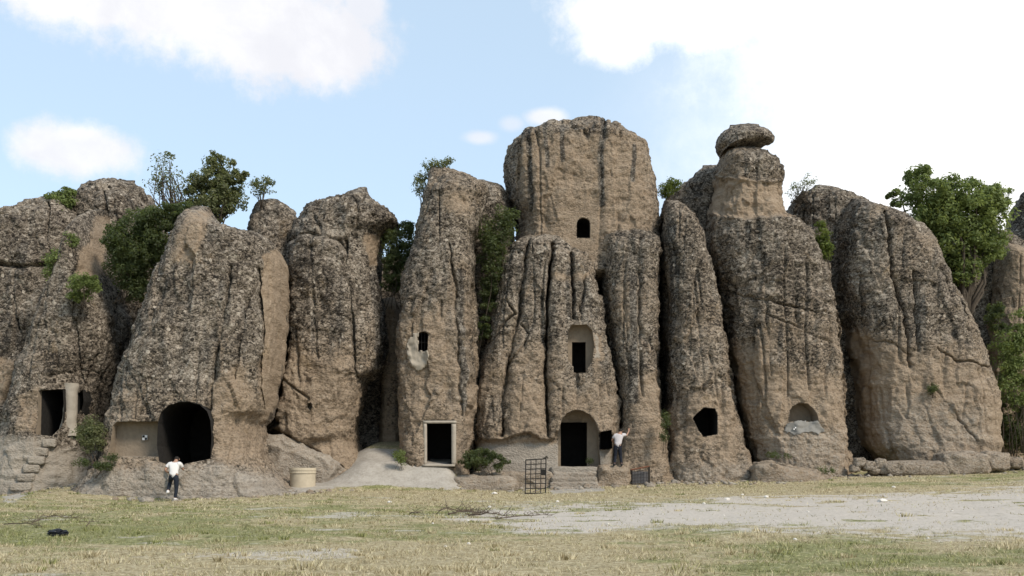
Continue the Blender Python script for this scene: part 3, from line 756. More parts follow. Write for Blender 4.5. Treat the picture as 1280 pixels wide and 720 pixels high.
R8 = rock('rock_spire', 'tapering rock column with a single irregular dark cave window', [
    (250, 832, 848), (256, 826, 860), (268, 823, 870), (290, 822, 880), (330, 823, 890), (375, 826, 901), (427, 829, 912), (466, 831, 918), (518, 831, 928), (563, 829, 938),
    (592, 823, 950), (630, 812, 972)],
    45.5, 1.9, Bb=3.0, lean=0.085, hround=34, n=2.5, seed=71, barebase=0.05, barelow=(430, 540, 0.55), cat='rock spire',
    pushes=[([(815, 270), (829, 275), (832, 380), (836, 520), (818, 530)], 1.0, 3), ([(872, 270), (885, 300), (904, 400), (916, 480), (935, 560), (960, 560), (930, 400), (890, 270)], 0.7, 5)],
    grooves=[([(842, 300), (848, 380), (846, 450)], 2.4, 0.18), ([(868, 350), (876, 430), (880, 490)], 2.2, 0.18)],
    streaks=[([(840, 280), (842, 360), (836, 500)], 7)],
    bare=[([(852, 500), (905, 490), (912, 550), (860, 555)], 0.85, 12)],
    ash=[([(815, 575), (960, 570), (975, 640), (810, 640)], 0.5, 14)],
    cuts=[dict(pts=[(868, 523), (872, 518), (880, 511), (893, 512), (896, 520), (895.5, 541), (879, 544), (874, 537)], depth=2.4, lining='cave_chamber', lip=0.12)])
R8b = rock('rock_shoulder', 'dark rounded rock shoulder behind the neck of the mushroom rock', [
    (206, 878, 898), (211, 866, 905), (220, 856, 910), (232, 846, 912), (241, 828, 914), (260, 822, 915), (320, 822, 915), (600, 840, 915)],
    50.0, 1.9, lean=0.02, hround=30, seed=73, barebase=-0.3)
R9 = rock('mushroom_rock', 'tall rock with a necked tan head, a small arched niche near its foot', [
    (181, 906, 944), (185, 899, 957), (196, 890, 977), (220, 888, 984), (235, 889, 980), (250, 886, 979), (264, 882, 986), (275, 880, 997), (288, 880, 1018), (310, 880, 1030),
    (336, 885, 1040), (388, 896, 1048), (434, 903, 1057), (486, 915, 1062), (525, 921, 1066), (545, 925, 1066), (584, 938, 1062), (620, 945, 1058)],
    46.0, 2.3, Bb=3.2, lean=0.085, hround=26, n=2.4, seed=79, barebase=0.1, barelow=(400, 520, 0.65), cat='rock spire',
    grooves=[([(905, 366), (977, 381), (1040, 395)], 1.5, 0.25), ([(958, 394), (1004, 414), (1052, 438)], 1.4, 0.22), ([(952, 320), (958, 420), (962, 470)], 2.2, 0.14), ([(990, 330), (996, 440)], 2, 0.14),
             ([(945, 480), (955, 520), (975, 550)], 3, 0.2), ([(893, 185), (925, 180), (965, 190)], 2, 0.12), ([(895, 222), (930, 226), (975, 226)], 3, -0.12)],
    pushes=[([(870, 300), (893, 330), (906, 400), (914, 450), (923, 520), (932, 575), (900, 590), (890, 420)], 1.3, 7), ([(1034, 300), (1060, 300), (1075, 600), (1062, 600), (1052, 440)], 0.8, 4), ([(886, 268), (930, 274), (985, 270), (1010, 285), (1030, 330), (1060, 480), (1075, 640), (920, 640), (900, 420), (870, 290)], -0.35, 4), ([(980, 500), (1026, 500), (1030, 545), (975, 545)], 0.12, 5)],
    bare=[([(890, 225), (925, 222), (975, 232), (986, 268), (940, 275), (882, 268)], 1.15, 6), ([(893, 190), (925, 185), (925, 225), (893, 228)], 0.6, 8), ([(940, 470), (1050, 470), (1062, 580), (950, 585)], 0.9, 18)],
    ash=[([(930, 540), (1000, 520), (1060, 530), (1060, 640), (930, 640)], 0.5, 24)],
    cuts=[dict(pts=[(984, 528), (985, 515), (989, 508), (998, 503), (1010, 503.5), (1018, 511), (1022, 520), (1023, 528)], depth=0.8, bs=0.9)])
CAP = rock('cap_stone', 'flat cap boulder balanced on top of the mushroom rock', [
    (154, 912, 948), (156, 903, 959), (159, 896, 966), (164, 893, 971), (169, 892, 970), (174, 892, 961), (178, 895, 944), (182, 900, 922)],
    47.6, 1.5, Bb=1.8, lean=0.0, hround=15, n=1.8, seed=83, barebase=-0.1, amp=0.6, cat='boulder', undercap=True)
CAP.location.z -= 0.05
R10b = rock('rock_shoulder', 'dark lichened rock hump behind the mushroom rock and the broad slab', [
    (231, 1018, 1036), (234, 1004, 1056), (239, 992, 1070), (246, 985, 1082), (260, 980, 1095), (300, 978, 1100), (600, 978, 1100)],
    50.0, 2.4, lean=0.03, hround=30, seed=89, barebase=-0.35)
R10 = rock('rock_slab', 'broad leaning rock slab with long vertical grooves and a smooth tan foot', [
    (248, 1063, 1075), (251, 1056, 1088), (256, 1050, 1101), (263, 1046, 1120), (280, 1042, 1150), (296, 1041, 1163), (328, 1041, 1182), (350, 1041, 1193), (388, 1046, 1215),
    (410, 1051, 1224), (437, 1058, 1234), (456, 1062, 1236), (465, 1063, 1240), (491, 1065, 1247), (530, 1069, 1253), (556, 1076, 1256), (570, 1088, 1252), (585, 1098, 1246), (610, 1100, 1246)],
    46.2, 2.5, Bb=3.6, lean=0.10, hround=40, n=2.6, seed=97, amp=0.85, barebase=0.05, barelow=(410, 520, 0.95), cat='rock slab',
    grooves=[([(1109, 263), (1117, 345), (1134, 393), (1139, 458)], 2.6, 0.5, 0.15), ([(1145, 340), (1150, 437)], 2.3, 0.3, 0.1), ([(1066, 258), (1069, 312)], 2.4, 0.3), ([(1077, 345), (1080, 393)], 2.2, 0.5),
             ([(1172, 434), (1199, 450), (1238, 460)], 1.6, 0.35), ([(1165, 480), (1177, 496), (1199, 523), (1222, 552)], 1.7, 0.3), ([(1192, 350), (1212, 398)], 2, 0.4), ([(1090, 425), (1120, 430), (1140, 445)], 1.6, 0.12),
             ([(1090, 580), (1160, 581), (1200, 575)], 2.5, 0.3)],
    pushes=[([(1030, 300), (1050, 310), (1056, 390), (1072, 430), (1082, 500), (1086, 560), (1060, 570), (1040, 480)], 1.2, 8), ([(1180, 500), (1222, 552), (1262, 560), (1262, 480), (1230, 470)], -0.12, 5)],
    bare=[([(1040, 400), (1090, 420), (1110, 470), (1130, 560), (1080, 575), (1055, 500)], 1.1, 12), ([(1110, 470), (1230, 470), (1255, 570), (1100, 580)], 0.9, 20)],
    ash=[([(1075, 500), (1150, 480), (1240, 500), (1255, 570), (1090, 600)], 0.5, 34)])
R11 = rock('rock_spire', 'tan weathered pillar in the shade right of the broad slab', [
    (304, 1246, 1262), (308, 1240, 1275), (320, 1235, 1290), (360, 1228, 1300), (440, 1222, 1310), (600, 1215, 1320)],
    50.5, 1.8, lean=0.03, hround=25, seed=101, barebase=0.85, cat='rock spire', flute=0.2)
R11b = rock('rock_shoulder', 'dark grey rock rising behind the green tree at the cliff end', [
    (236, 1285, 1330), (240, 1270, 1360), (252, 1262, 1390), (290, 1256, 1420), (400, 1250, 1440), (600, 1240, 1450)],
    53.5, 2.6, lean=0.02, hround=40, seed=103, barebase=-0.3)
R12 = rock('shaded_rock', 'shaded rock face deep behind the broad slab and bushes', [
    (285, 1200, 1250), (292, 1185, 1270), (320, 1170, 1300), (400, 1160, 1330), (600, 1150, 1400)],
    52.5, 2.2, lean=0.02, hround=40, seed=107, barebase=-0.1, ds=0.08)

# hillside the towers stand against
def hillside():
    xs = np.linspace(-46, 46, 240); ts = np.linspace(0, 1, 120)
    X, T = np.meshgrid(xs, ts)
    Y = 50.6 + np.where(T < 0.55, T / 0.55 * 2.4, 2.4 + (T - 0.55) / 0.45 * 60)
    Zt = 13.0 + 0.0 * X
    Z = np.where(T < 0.55, T / 0.55 * Zt, Zt + (T - 0.55) / 0.45 * 1.5) - 0.5
    P = np.stack([X, Y, Z], 2).reshape(-1, 3)
    P[:, 1] += 0.9 * fbm(P * 0.25, 200, 4); P[:, 2] += 0.5 * fbm(P * 0.2, 201, 4)
    nx = 240; i, j = np.meshgrid(np.arange(119), np.arange(nx - 1), indexing='ij')
    Q = np.stack([i * nx + j, i * nx + j + 1, (i + 1) * nx + j + 1, (i + 1) * nx + j], 2).reshape(-1, 4)
    me = mesh_np('hillside', P, Q, [ROCK])
    z = np.zeros(len(P)); fattr(me, 'bare', z + 0.1); fattr(me, 'ash', z); fattr(me, 'streak', z)
    o = bpy.data.objects.new('hillside', me); link(o); tag(o, kind='structure')
hillside()
# ------------------------------------------------------------------ ground
def proj(x, y, z): return HX + F * x / y, HY - F * (z - CZ) / y
PATH = [(560, 646), (640, 636), (760, 628), (900, 622), (1080, 617), (1300, 606), (1500, 600), (1500, 672), (1280, 668), (1120, 672), (960, 668), (840, 668), (730, 672), (650, 664)]
def ground_masks(x, y):
    z = gz(x, y); px, py = proj(x, y, z)
    P = np.stack([x, y, np.zeros_like(x)], 1)
    j1 = fbm(P * np.array([0.25, 0.5, 1]), 301, 4); j2 = fbm(P * np.array([0.9, 1.6, 1]), 302, 4)
    d = sdf(px, py, PATH)
    bare_ = sstep(-d + 18 * j1 + 14 * j2, -12, 14)
    bare_ *= 1 - 0.8 * sstep(j2 + 0.6 * j1, 0.10, 0.45)
    # pale ash in front of the towers
    ashp = [(352, 620), (420, 609), (470, 607), (560, 613), (575, 611), (560, 560), (440, 560), (380, 600), (360, 608)]
    a = sstep(-sdf(px + 5 * j2, py + 3 * j2, ashp), -3, 4)
    a = np.maximum(a, sstep(-sdf(px + 5 * j2, py + 2 * j2, [(688, 617), (690, 606), (752, 606), (756, 614)]), -3, 3))
    a = np.maximum(a, 0.9 * sstep(-sdf(px + 8 * j2, py + 3 * j2, [(0, 628), (15, 610), (40, 616), (20, 628)]), -3, 3))
    # small bare scuffs in the meadow
    sc = 0.55 * sstep(j1 * 0.7 + j2, 0.35, 0.8)
    # green share
    g = 0.45 + 0.55 * fbm(P * np.array([0.2, 0.33, 1]), 310, 4) + 0.5 * j2
    g += 0.30 * sstep(px, 700, 100) * sstep(py, 625, 640) - 0.55 * sstep(py, 672, 700) * sstep(px, 1000, 500)
    g += 0.25 * np.exp(-((py - 690) / 16) ** 2) * sstep(px, 900, 1000)
    g -= 0.35 * np.exp(-((py - 620) / 10) ** 2) * sstep(px, 380, 480); g += 0.02
    return np.clip(bare_, 0, 1), a, sc, np.clip(g, 0, 1)
def ground():
    ys = np.concatenate([np.linspace(-12, 11, 40), np.linspace(11.1, 22, 130), np.linspace(22.1, 48, 230), np.linspace(48.3, 56, 20)])
    u = np.linspace(-1, 1, 420)
    X = np.outer(np.maximum(ys * 0.62 + 6, 18), u); Y = np.repeat(ys[:, None], len(u), 1)
    Z = gzn(X, Y)
    P = np.stack([X, Y, Z], 2).reshape(-1, 3); nx = len(u)
    i, j = np.meshgrid(np.arange(len(ys) - 1), np.arange(nx - 1), indexing='ij')
    Q = np.stack([i * nx + j, i * nx + j + 1, (i + 1) * nx + j + 1, (i + 1) * nx + j], 2).reshape(-1, 4)
    yy = np.maximum(P[:, 1], 8.0)
    b, a, sc, g = ground_masks(P[:, 0], yy)
    me = mesh_np('meadow_ground', P, Q, [GROUND])
    fattr(me, 'dirt', b); fattr(me, 'ashm', a); fattr(me, 'scuff', sc); fattr(me, 'green', g)
    o = bpy.data.objects.new('meadow_ground', me); link(o); tag(o, kind='structure')
    # the plain beyond, to the horizon on every side
    R = 3000.0
    V = []; 
    fr = MB(); 
    me = bpy.data.meshes.new('plain')
    n = 64; ring = [(r * math.cos(2 * math.pi * k / n), r * math.sin(2 * math.pi * k / n) + 20, -0.6 if r < 200 else -1.2) for r in (2, 60, 300, R) for k in range(n)]
    me.from_pydata(ring, [], [(q * n + k, q * n + (k + 1) % n, (q + 1) * n + (k + 1) % n, (q + 1) * n + k) for q in range(3) for k in range(n)] + [tuple(range(n))])
    me.materials.append(GROUND); me.update()
    o = bpy.data.objects.new('plain', me); link(o); tag(o, kind='structure')
def ground_material():
    m, t, bs = mat_new('meadow_soil')
    pos = t.node('ShaderNodeNewGeometry').outputs['Position']
    n1 = t.noise(pos, 9.0, 6, 0.7); n2 = t.noise(pos, 28.0, 5, 0.75); n3 = t.noise(pos, 2.2, 5, 0.65); n4 = t.noise(pos, 4.2, 3, 0.6, 0.4)
    straw = t.ramp(t.math('ADD', t.math('MULTIPLY', n1, 0.5), t.math('MULTIPLY', n2, 0.5)), [(0.36, (0.11, 0.082, 0.04)), (0.5, (0.33, 0.27, 0.155)), (0.62, (0.58, 0.51, 0.35))])
    green = t.ramp(t.math('ADD', t.math('MULTIPLY', n1, 0.5), t.math('MULTIPLY', n2, 0.5)), [(0.36, (0.055, 0.062, 0.022)), (0.5, (0.19, 0.19, 0.078)), (0.62, (0.40, 0.37, 0.19))])
    g = t.smooth(t.math('ADD', t.attr('green'), t.math('MULTIPLY', t.math('SUBTRACT', n3, 0.5), 0.9)), 0.3, 0.75)
    veg = t.mix(g, straw, green)
    dirt = t.ramp(t.math('ADD', t.math('MULTIPLY', n1, 0.55), t.math('MULTIPLY', n2, 0.45)), [(0.3, (0.29, 0.25, 0.205)), (0.5, (0.47, 0.42, 0.36)), (0.7, (0.58, 0.53, 0.47))])
    d = t.math('MAXIMUM', t.attr('dirt'), t.attr('scuff'))
    d = t.smooth(t.math('ADD', d, t.math('MULTIPLY', t.math('SUBTRACT', t.math('ADD', t.math('MULTIPLY', n1, .5), t.math('MULTIPLY', n3, .5)), 0.5), 1.5)), 0.15, 0.80)
    veg = t.mix(t.smooth(n4, 0.56, 0.72, 0.0, 0.6), veg, (0.095, 0.08, 0.04))
    veg = t.mix(t.smooth(n4, 0.42, 0.28, 0.0, 0.5), veg, (0.50, 0.45, 0.33))
    dirt = t.mix(t.smooth(n4, 0.6, 0.72, 0.0, 0.65), dirt, (0.20, 0.185, 0.12))
    col = t.mix(d, veg, dirt)
    ash = t.ramp(t.math('ADD', t.math('MULTIPLY', n1, 0.5), t.math('MULTIPLY', n3, 0.5)), [(0.3, (0.22, 0.195, 0.16)), (0.5, (0.345, 0.315, 0.27)), (0.7, (0.44, 0.405, 0.355))])
    a = t.smooth(t.math('ADD', t.attr('ashm'), t.math('MULTIPLY', t.math('SUBTRACT', n1, 0.5), 0.8)), 0.35, 0.65)
    col = t.mix(a, col, ash)
    t.put(bs.inputs['Base Color'], col)
    b = t.node('ShaderNodeBump'); b.inputs['Distance'].default_value = 0.05; b.inputs['Strength'].default_value = 0.7
    t.put(b.inputs['Height'], t.math('ADD', n1, t.math('MULTIPLY', n2, 0.5))); t.l.new(b.outputs[0], bs.inputs['Normal'])
    return m
GROUND = ground_material()
ground()

# ------------------------------------------------------------------ carved details, parts of their rocks
def noisy_box(name, c, s, mat, parent=None, res=0.1, amp=0.03, seed=1, rnd=0.06, attrs=None, rot=0.0):
    """box with worn, rounded edges"""
    bm = bmesh.new(); n = [max(1, int(d / res)) for d in s]
    bmesh.ops.create_cube(bm, size=1.0)
    for ax in range(3):
        for k in range(1, n[ax]):
            nv = [0, 0, 0]; nv[ax] = 1; co = [0, 0, 0]; co[ax] = -0.5 + k / n[ax]
            bmesh.ops.bisect_plane(bm, geom=bm.verts[:] + bm.edges[:] + bm.faces[:], plane_co=co, plane_no=nv)
    me = bpy.data.meshes.new(name); bm.to_mesh(me); bm.free()
    V = np.array([v.co for v in me.vertices]) * np.array(s)
    h = np.array(s) / 2
    q = np.clip(V, -(h - rnd), h - rnd); d = V - q; L = np.linalg.norm(d, axis=1, keepdims=True)
    V = np.where(L > 1e-6, q + d / np.maximum(L, 1e-9) * np.minimum(L, rnd), V)
    ca, sa = math.cos(rot), math.sin(rot)
    V = np.stack([V[:, 0] * ca - V[:, 1] * sa, V[:, 0] * sa + V[:, 1] * ca, V[:, 2]], 1) + np.array(c)
    V += amp * np.stack([fbm(V * 2.5, seed + k, 3) for k in range(3)], 1)
    me.vertices.foreach_set('co', V.astype(np.float32).ravel()); me.update()
    for p in me.polygons: p.use_smooth = True
    me.materials.append(mat)
    if attrs:
        for k_, v_ in attrs.items(): fattr(me, k_, np.full(len(V), v_))
    o = bpy.data.objects.new(name, me); link(o)
    if parent is not None: adopt(o, parent)
    return o
def box_px(name, x0, x1, y0, y1, D, depth, mat, parent, amp=0.008, rnd=0.02, seed=1, res=0.15, front=None):
    a = W(x0, y1, D); b = W(x1, y0, D)
    c = ((a[0] + b[0]) / 2, D + depth / 2, (a[2] + b[2]) / 2)
    return noisy_box(name, c, (b[0] - a[0], depth, b[2] - a[2]), mat, parent, res, amp, seed, rnd)

PALE = simple('pale_dressed_stone', (0.34, 0.30, 0.245), 0.9, 0.22, 6.0, 0.02)
ROCKA = dict(bare=0.55, ash=0.75, streak=0.0)

# framed door of the slim pillar
ds4 = min(o_surf[R4.name](549, 555, 4), o_surf[R4.name](528, 552, 3) , o_surf[R4.name](569, 552, 3))
jy = o_surf[R4.name](549, 524, 4) - 0.02
box_px('door_jamb', 529, 533.4, 529, 582, jy, 0.30, PALE, R4, seed=5)
box_px('door_jamb', 564.2, 570, 529, 582, jy + 0.01, 0.30, PALE, R4, seed=6)
box_px('door_lintel', 528.5, 570.5, 525.6, 529.2, jy - 0.015, 0.34, PALE, R4, seed=7)
box_px('door_sill', 528, 569, 580.4, 583.4, jy - 0.25, 0.6, PALE, R4, seed=8)
patch_on('plaster_patch', R4, [(508, 434), (510, 424), (516, 417), (523, 415), (523, 438), (535, 439), (536, 452), (531, 461), (523, 466), (515, 459), (510, 447)], PLASTER, R4, proud=0.045, rough=1.3)
# bars in the slit window
wy = o_surf[R4.name](529, 427, 5) + 0.12
IRON = simple('dark_iron', (0.03, 0.028, 0.026), 0.6, 0.3, 12, 0, 0.6)
for bx in (526.8, 531):
    p, q = W(bx, 438, wy), W(bx, 416, wy); MB().tube([p, q], 0.012, 5).build('window_bar', IRON, R4)
p, q = W(523, 428, wy - 0.02), W(535, 428, wy - 0.02); MB().tube([p, q], 0.012, 5).build('window_bar', IRON, R4)

# pale column and worn stair of the left cone
cy = o_surf[R1.name](86, 508, 5) - 0.02
def column(parent):
    prof = [(75.5, 97, 479), (76.5, 97, 484), (79, 95, 492), (78, 95, 505), (77.5, 94.5, 518), (75, 94, 530), (70, 97, 545)]
    K = catmull([(r[2], r[0], r[1]) for r in prof], 6); V = []; n = 14
    for y_, a_, b_ in K:
        p0, p1 = W(a_, y_, cy), W(b_, y_, cy); r = (p1[0] - p0[0]) / 2; c = (p0[0] + p1[0]) / 2
        for k in range(n):
            t = 2 * math.pi * k / n; V.append((c + r * math.cos(t), cy + 0.12 - min(r, 0.26) * math.sin(t), p0[2]))
    V = np.array(V); V += 0.03 * np.stack([fbm(V * 3, 60 + k, 3) for k in range(3)], 1)
    m = len(K); Q = [(i * n + k, i * n + (k + 1) % n, (i + 1) * n + (k + 1) % n, (i + 1) * n + k) for i in range(m - 1) for k in range(n)]
    me = mesh_np('door_column', V, Q, [PALE]); zz_ = np.zeros(len(V)); fattr(me, 'bare', zz_ + 1); fattr(me, 'ash', zz_ + 1.0); fattr(me, 'streak', zz_); o = bpy.data.objects.new('door_column', me); link(o, parent)
column(R1)
for k, (sx, sy, w) in enumerate([(60, 550, 13), (50, 561, 14), (44, 572, 15), (38, 582, 16), (31, 593, 17), (25, 605, 20)]):
    d = o_surf[R1.name](sx, sy, 4)
    p = W(sx, sy, d)
    noisy_box('step', (p[0], d + 0.22, p[2] - 0.12), (w * 1.25 * d / F, 0.75, 0.34), ROCK, R1, 0.08, 0.06, 70 + k, 0.07, ROCKA, rot=0.25)

# platform and steps below the church entrance
def platform():
    zt = W(0, 583, 45.2)[2]
    e = empty('rock_platform', (W(680, 612, 44.6)[0], 44.6, 0.3))
    tag(e, 'low rock-cut platform with worn steps below the arched church entrance', 'platform')
    xa, xb = W(592, 0, 44.6)[0], W(690, 0, 44.6)[0]
    noisy_box('terrace', ((xa + xb) / 2, 45.25, zt / 2 - 0.35), (xb - xa, 1.7, zt + 0.2), ROCK, e, 0.1, 0.18, 31, 0.16, dict(bare=0.8, ash=0.5, streak=0.0))
    xc, xd = W(747, 0, 44.6)[0], W(786, 0, 44.6)[0]
    noisy_box('side_block', ((xc + xd) / 2, 45.15, zt / 2 - 0.15), (xd - xc, 1.9, zt + 0.3), ROCK, e, 0.08, 0.2, 32, 0.2, dict(bare=0.9, ash=0.4, streak=0.0))
    noisy_box('landing', ((xb + xc) / 2, 45.75, zt / 2 - 0.02), (xc - xb + 0.06, 1.9, zt), ROCK, e, 0.1, 0.03, 33, 0.05, dict(bare=0.6, ash=0.9, streak=0.0))
    z0 = 0.30; n = 4
    for k in range(n):
        zz = zt - (zt - z0) * (k + 1) / (n + 0.4)
        noisy_box('step', ((xb + xc) / 2 - 0.03 * k, 44.82 - 0.28 * k, zz / 2 - 0.05), (xc - xb - 0.04 + 0.06 * k, 0.5, zz + 0.1), ROCK, e, 0.07, 0.07, 34 + k, 0.07, dict(bare=0.8, ash=0.6, streak=0.0))
    return zt
ZPLAT = platform()

# cement patch under the little niche
patch_on('cement_patch', R9, [(983, 529), (1000, 526), (1024, 527), (1032, 538), (1022, 543), (1008, 541), (992, 544), (978, 538)], simple('grey_cement', (0.225, 0.215, 0.195), 0.95, 0.2, 5, 0.02), R9, proud=0.025, rough=1.6)

# ------------------------------------------------------------------ boulders and slabs at the foot
def boulder(label, cx, cy_, w, h, D, dep, seed, bare=0.6, ash=0.4, name='boulder', cat='boulder', group=None, amp=0.16, ang=0.0):
    c = W(cx, cy_, D); rx, rz = w * D / F / 2, h * D / F / 2; ry = dep / 2
    nu = max(16, int(rx * 2 * 3.1 / 0.09)); nv = max(10, int(rz * 2 * 1.6 / 0.08))
    th = np.linspace(0, 2 * math.pi, nu, endpoint=False); ph = np.linspace(-math.pi / 2, math.pi / 2, nv)
    T, Ph = np.meshgrid(th, ph); e = 0.5
    f = lambda v: np.sign(v) * np.abs(v) ** e
    X = f(np.cos(Ph)) * f(np.cos(T)) * rx; Y = f(np.cos(Ph)) * f(np.sin(T)) * ry; Z = f(np.sin(Ph)) * rz
    X, Z = X * math.cos(ang) - Z * math.sin(ang), X * math.sin(ang) + Z * math.cos(ang)
    P = np.stack([X, Y, Z], 2).reshape(-1, 3); Nn = P / (np.linalg.norm(P, axis=1, keepdims=True) + 1e-6)
    P = P + np.array(c); s_ = min(rx, rz, 1.0)
    P += Nn * (amp * 1.6 * s_ * fbm(P * 1.2 / max(s_, 0.3), seed, 3) + amp * 0.5 * s_ * billow(P * 4.0, seed + 2, 2) + 0.05 * fbm(P * 7, seed + 4, 2) + 0.22 * min(s_, 0.7) * facets(P * 1.6 / max(s_, 0.35), seed + 7))[:, None]
    i, j = np.meshgrid(np.arange(nv - 1), np.arange(nu), indexing='ij'); j2 = (j + 1) % nu
    Q = np.stack([i * nu + j, i * nu + j2, (i + 1) * nu + j2, (i + 1) * nu + j], 2).reshape(-1, 4)
    me = mesh_np(name, P, Q, [ROCK]); z = np.zeros(len(P)); fattr(me, 'bare', z + bare); fattr(me, 'ash', z + ash); fattr(me, 'streak', z)
    o = bpy.data.objects.new(name, me); link(o); tag(o, label, cat, group); return o
boulder('sloping grey rock mound behind the round stone basin', 374, 586, 110, 60, 45.0, 3.0, 401, 0.75, 0.6, 'rock_mound', 'rock mound', ang=-0.42)
boulder('smooth sloping slab at the foot of the mushroom rock', 985, 606, 98, 48, 45.4, 2.2, 402, 0.9, 0.45, 'rock_slab', 'rock slab', amp=0.14, ang=-0.18)
boulder('long flat ledge stone under the broad leaning slab', 1145, 586, 100, 20, 45.6, 1.6, 403, 0.7, 0.5, 'ledge_stone', 'boulder', amp=0.12)
boulder('squarish ledge stone at the right foot of the broad leaning slab', 1202, 580, 62, 30, 45.6, 1.6, 404, 0.75, 0.5, 'ledge_stone', 'boulder', amp=0.12)
boulder('rounded stone ending the ledge below the broad leaning slab', 1240, 577, 34, 24, 45.9, 1.4, 405, 0.7, 0.45, 'ledge_stone', 'boulder', amp=0.14)
boulder('low stone beyond the end of the ledge near the dark bushes', 1265, 579, 22, 14, 46.6, 1.0, 406, 0.6, 0.4, 'ledge_stone', 'boulder', amp=0.2)
ORD = ['first', 'second', 'third', 'fourth', 'fifth', 'sixth']
for k, (x, y, w, h) in enumerate([(1068, 586, 12, 9), (1074, 578, 14, 11), (1086, 582, 18, 12), (1093, 589, 13, 8), (1099, 580, 15, 13), (1108, 588, 20, 10)]):
    boulder('rubble stone between mushroom rock and leaning slab, %s counted from the mushroom rock' % ORD[k], x, y, w, h, 45.3, 0.5, 420 + k, 0.6, 0.5, 'rubble_stone', 'stone', 'rubble in the gap', amp=0.25)
boulder('low dark earth bank with leafy bush left of the church platform', 604, 606, 84, 24, 44.2, 1.6, 431, 0.9, 0.55, 'earth_bank', 'earth bank', amp=0.15)
STONEW = simple('white_limestone', (0.62, 0.58, 0.52), 0.9, 0.15, 9)
def pebble_mesh(seed):
    bm = bmesh.new(); bmesh.ops.create_icosphere(bm, subdivisions=2, radius=1.0)
    V = np.array([v.co for v in bm.verts]); V = V * (1 + 0.35 * fbm(V * 1.3 + seed, seed, 2))[:, None] * np.array([1, .8, .55])
    for v, c in zip(bm.verts, V): v.co = c
    me = bpy.data.meshes.new('loose_stone'); bm.to_mesh(me); bm.free(); me.materials.append(STONEW); return me
pebs = [pebble_mesh(k) for k in range(4)]
rs = random.Random(9)
stones = [(487, 629, 6), (612, 634, 5), (618, 618, 8), (541, 654, 4), (557, 684, 4), (586, 681, 5), (585, 650, 5), (909, 626, 7), (928, 620, 4), (958, 622, 7), (1103, 628, 13), (994, 675, 6), (880, 630, 5), (1117, 610, 5), (575, 676, 3), (697, 628, 5), (1160, 672, 4), (760, 655, 4), (1010, 640, 4), (1045, 660, 3), (905, 645, 3), (1190, 640, 4)]
NAMED = {(618, 618): 'pale stone in the grass before the earth bank beside the lattice gate', (909, 626): 'pale stone at the far edge of the dirt track below the cave-window spire',
         (541, 654): 'white stone in the grass just before the brushwood pile', (1117, 610): 'pale stone in the grass strip before the leaning slab ledge', (697, 628): 'pale stone in the grass below the church steps'}
for k, (x, y, w) in enumerate(stones):
    g = ground_at(x, y); r = w / 2 * g[1] / F
    o = bpy.data.objects.new('loose_stone', pebs[k % 4]); o.location = (g[0], g[1], g[2] + r * 0.2); o.scale = (r, r, r); o.rotation_euler = (0, 0, rs.random() * 6); link(o)
    if (x, y) in NAMED: tag(o, NAMED[(x, y)], 'stone', 'loose stones on the ground')
    elif w >= 13: tag(o, 'largest white stone lying on the pale dirt track', 'stone')
    else: tag(o, 'small pale loose stone on the open ground before the cliff', 'stone', 'loose stones on the ground')

# ------------------------------------------------------------------ vegetation
def leaf_material(name, dark, light, autumn=None):
    m, t, bs = mat_new(name)
    a = t.attr('tint')
    c = t.ramp(a, [(0.0, dark), (0.6, tuple((p + q) / 2 for p, q in zip(dark, light))), (1.0, light)])
    t.put(bs.inputs['Base Color'], c); bs.inputs['Roughness'].default_value = 0.6; bs.inputs['Specular IOR Level'].default_value = 0.3
    tr = t.node('ShaderNodeBsdfTranslucent'); t.put(tr.inputs[0], t.mix(0.35, c, (0.34, 0.40, 0.08)))
    mx = t.node('ShaderNodeMixShader'); mx.inputs[0].default_value = 0.48
    out = [n for n in t.n if n.type == 'OUTPUT_MATERIAL'][0]
    t.l.new(bs.outputs[0], mx.inputs[1]); t.l.new(tr.outputs[0], mx.inputs[2]); t.l.new(mx.outputs[0], out.inputs[0])
    return m
LEAF_MID = leaf_material('leaf_mid_green', (0.08, 0.11, 0.033), (0.29, 0.35, 0.12))
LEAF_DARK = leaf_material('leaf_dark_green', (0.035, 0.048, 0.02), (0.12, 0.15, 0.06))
LEAF_BRIGHT = leaf_material('leaf_yellow_green', (0.05, 0.075, 0.015), (0.20, 0.25, 0.05))
LEAF_OLIVE = leaf_material('leaf_olive', (0.075, 0.085, 0.038), (0.25, 0.26, 0.13))
BARK = simple('grey_bark', (0.075, 0.06, 0.045), 0.9, 0.4, 14, 0.02)
TWIG = simple('dry_twig', (0.10, 0.075, 0.055), 0.9, 0.35, 10)

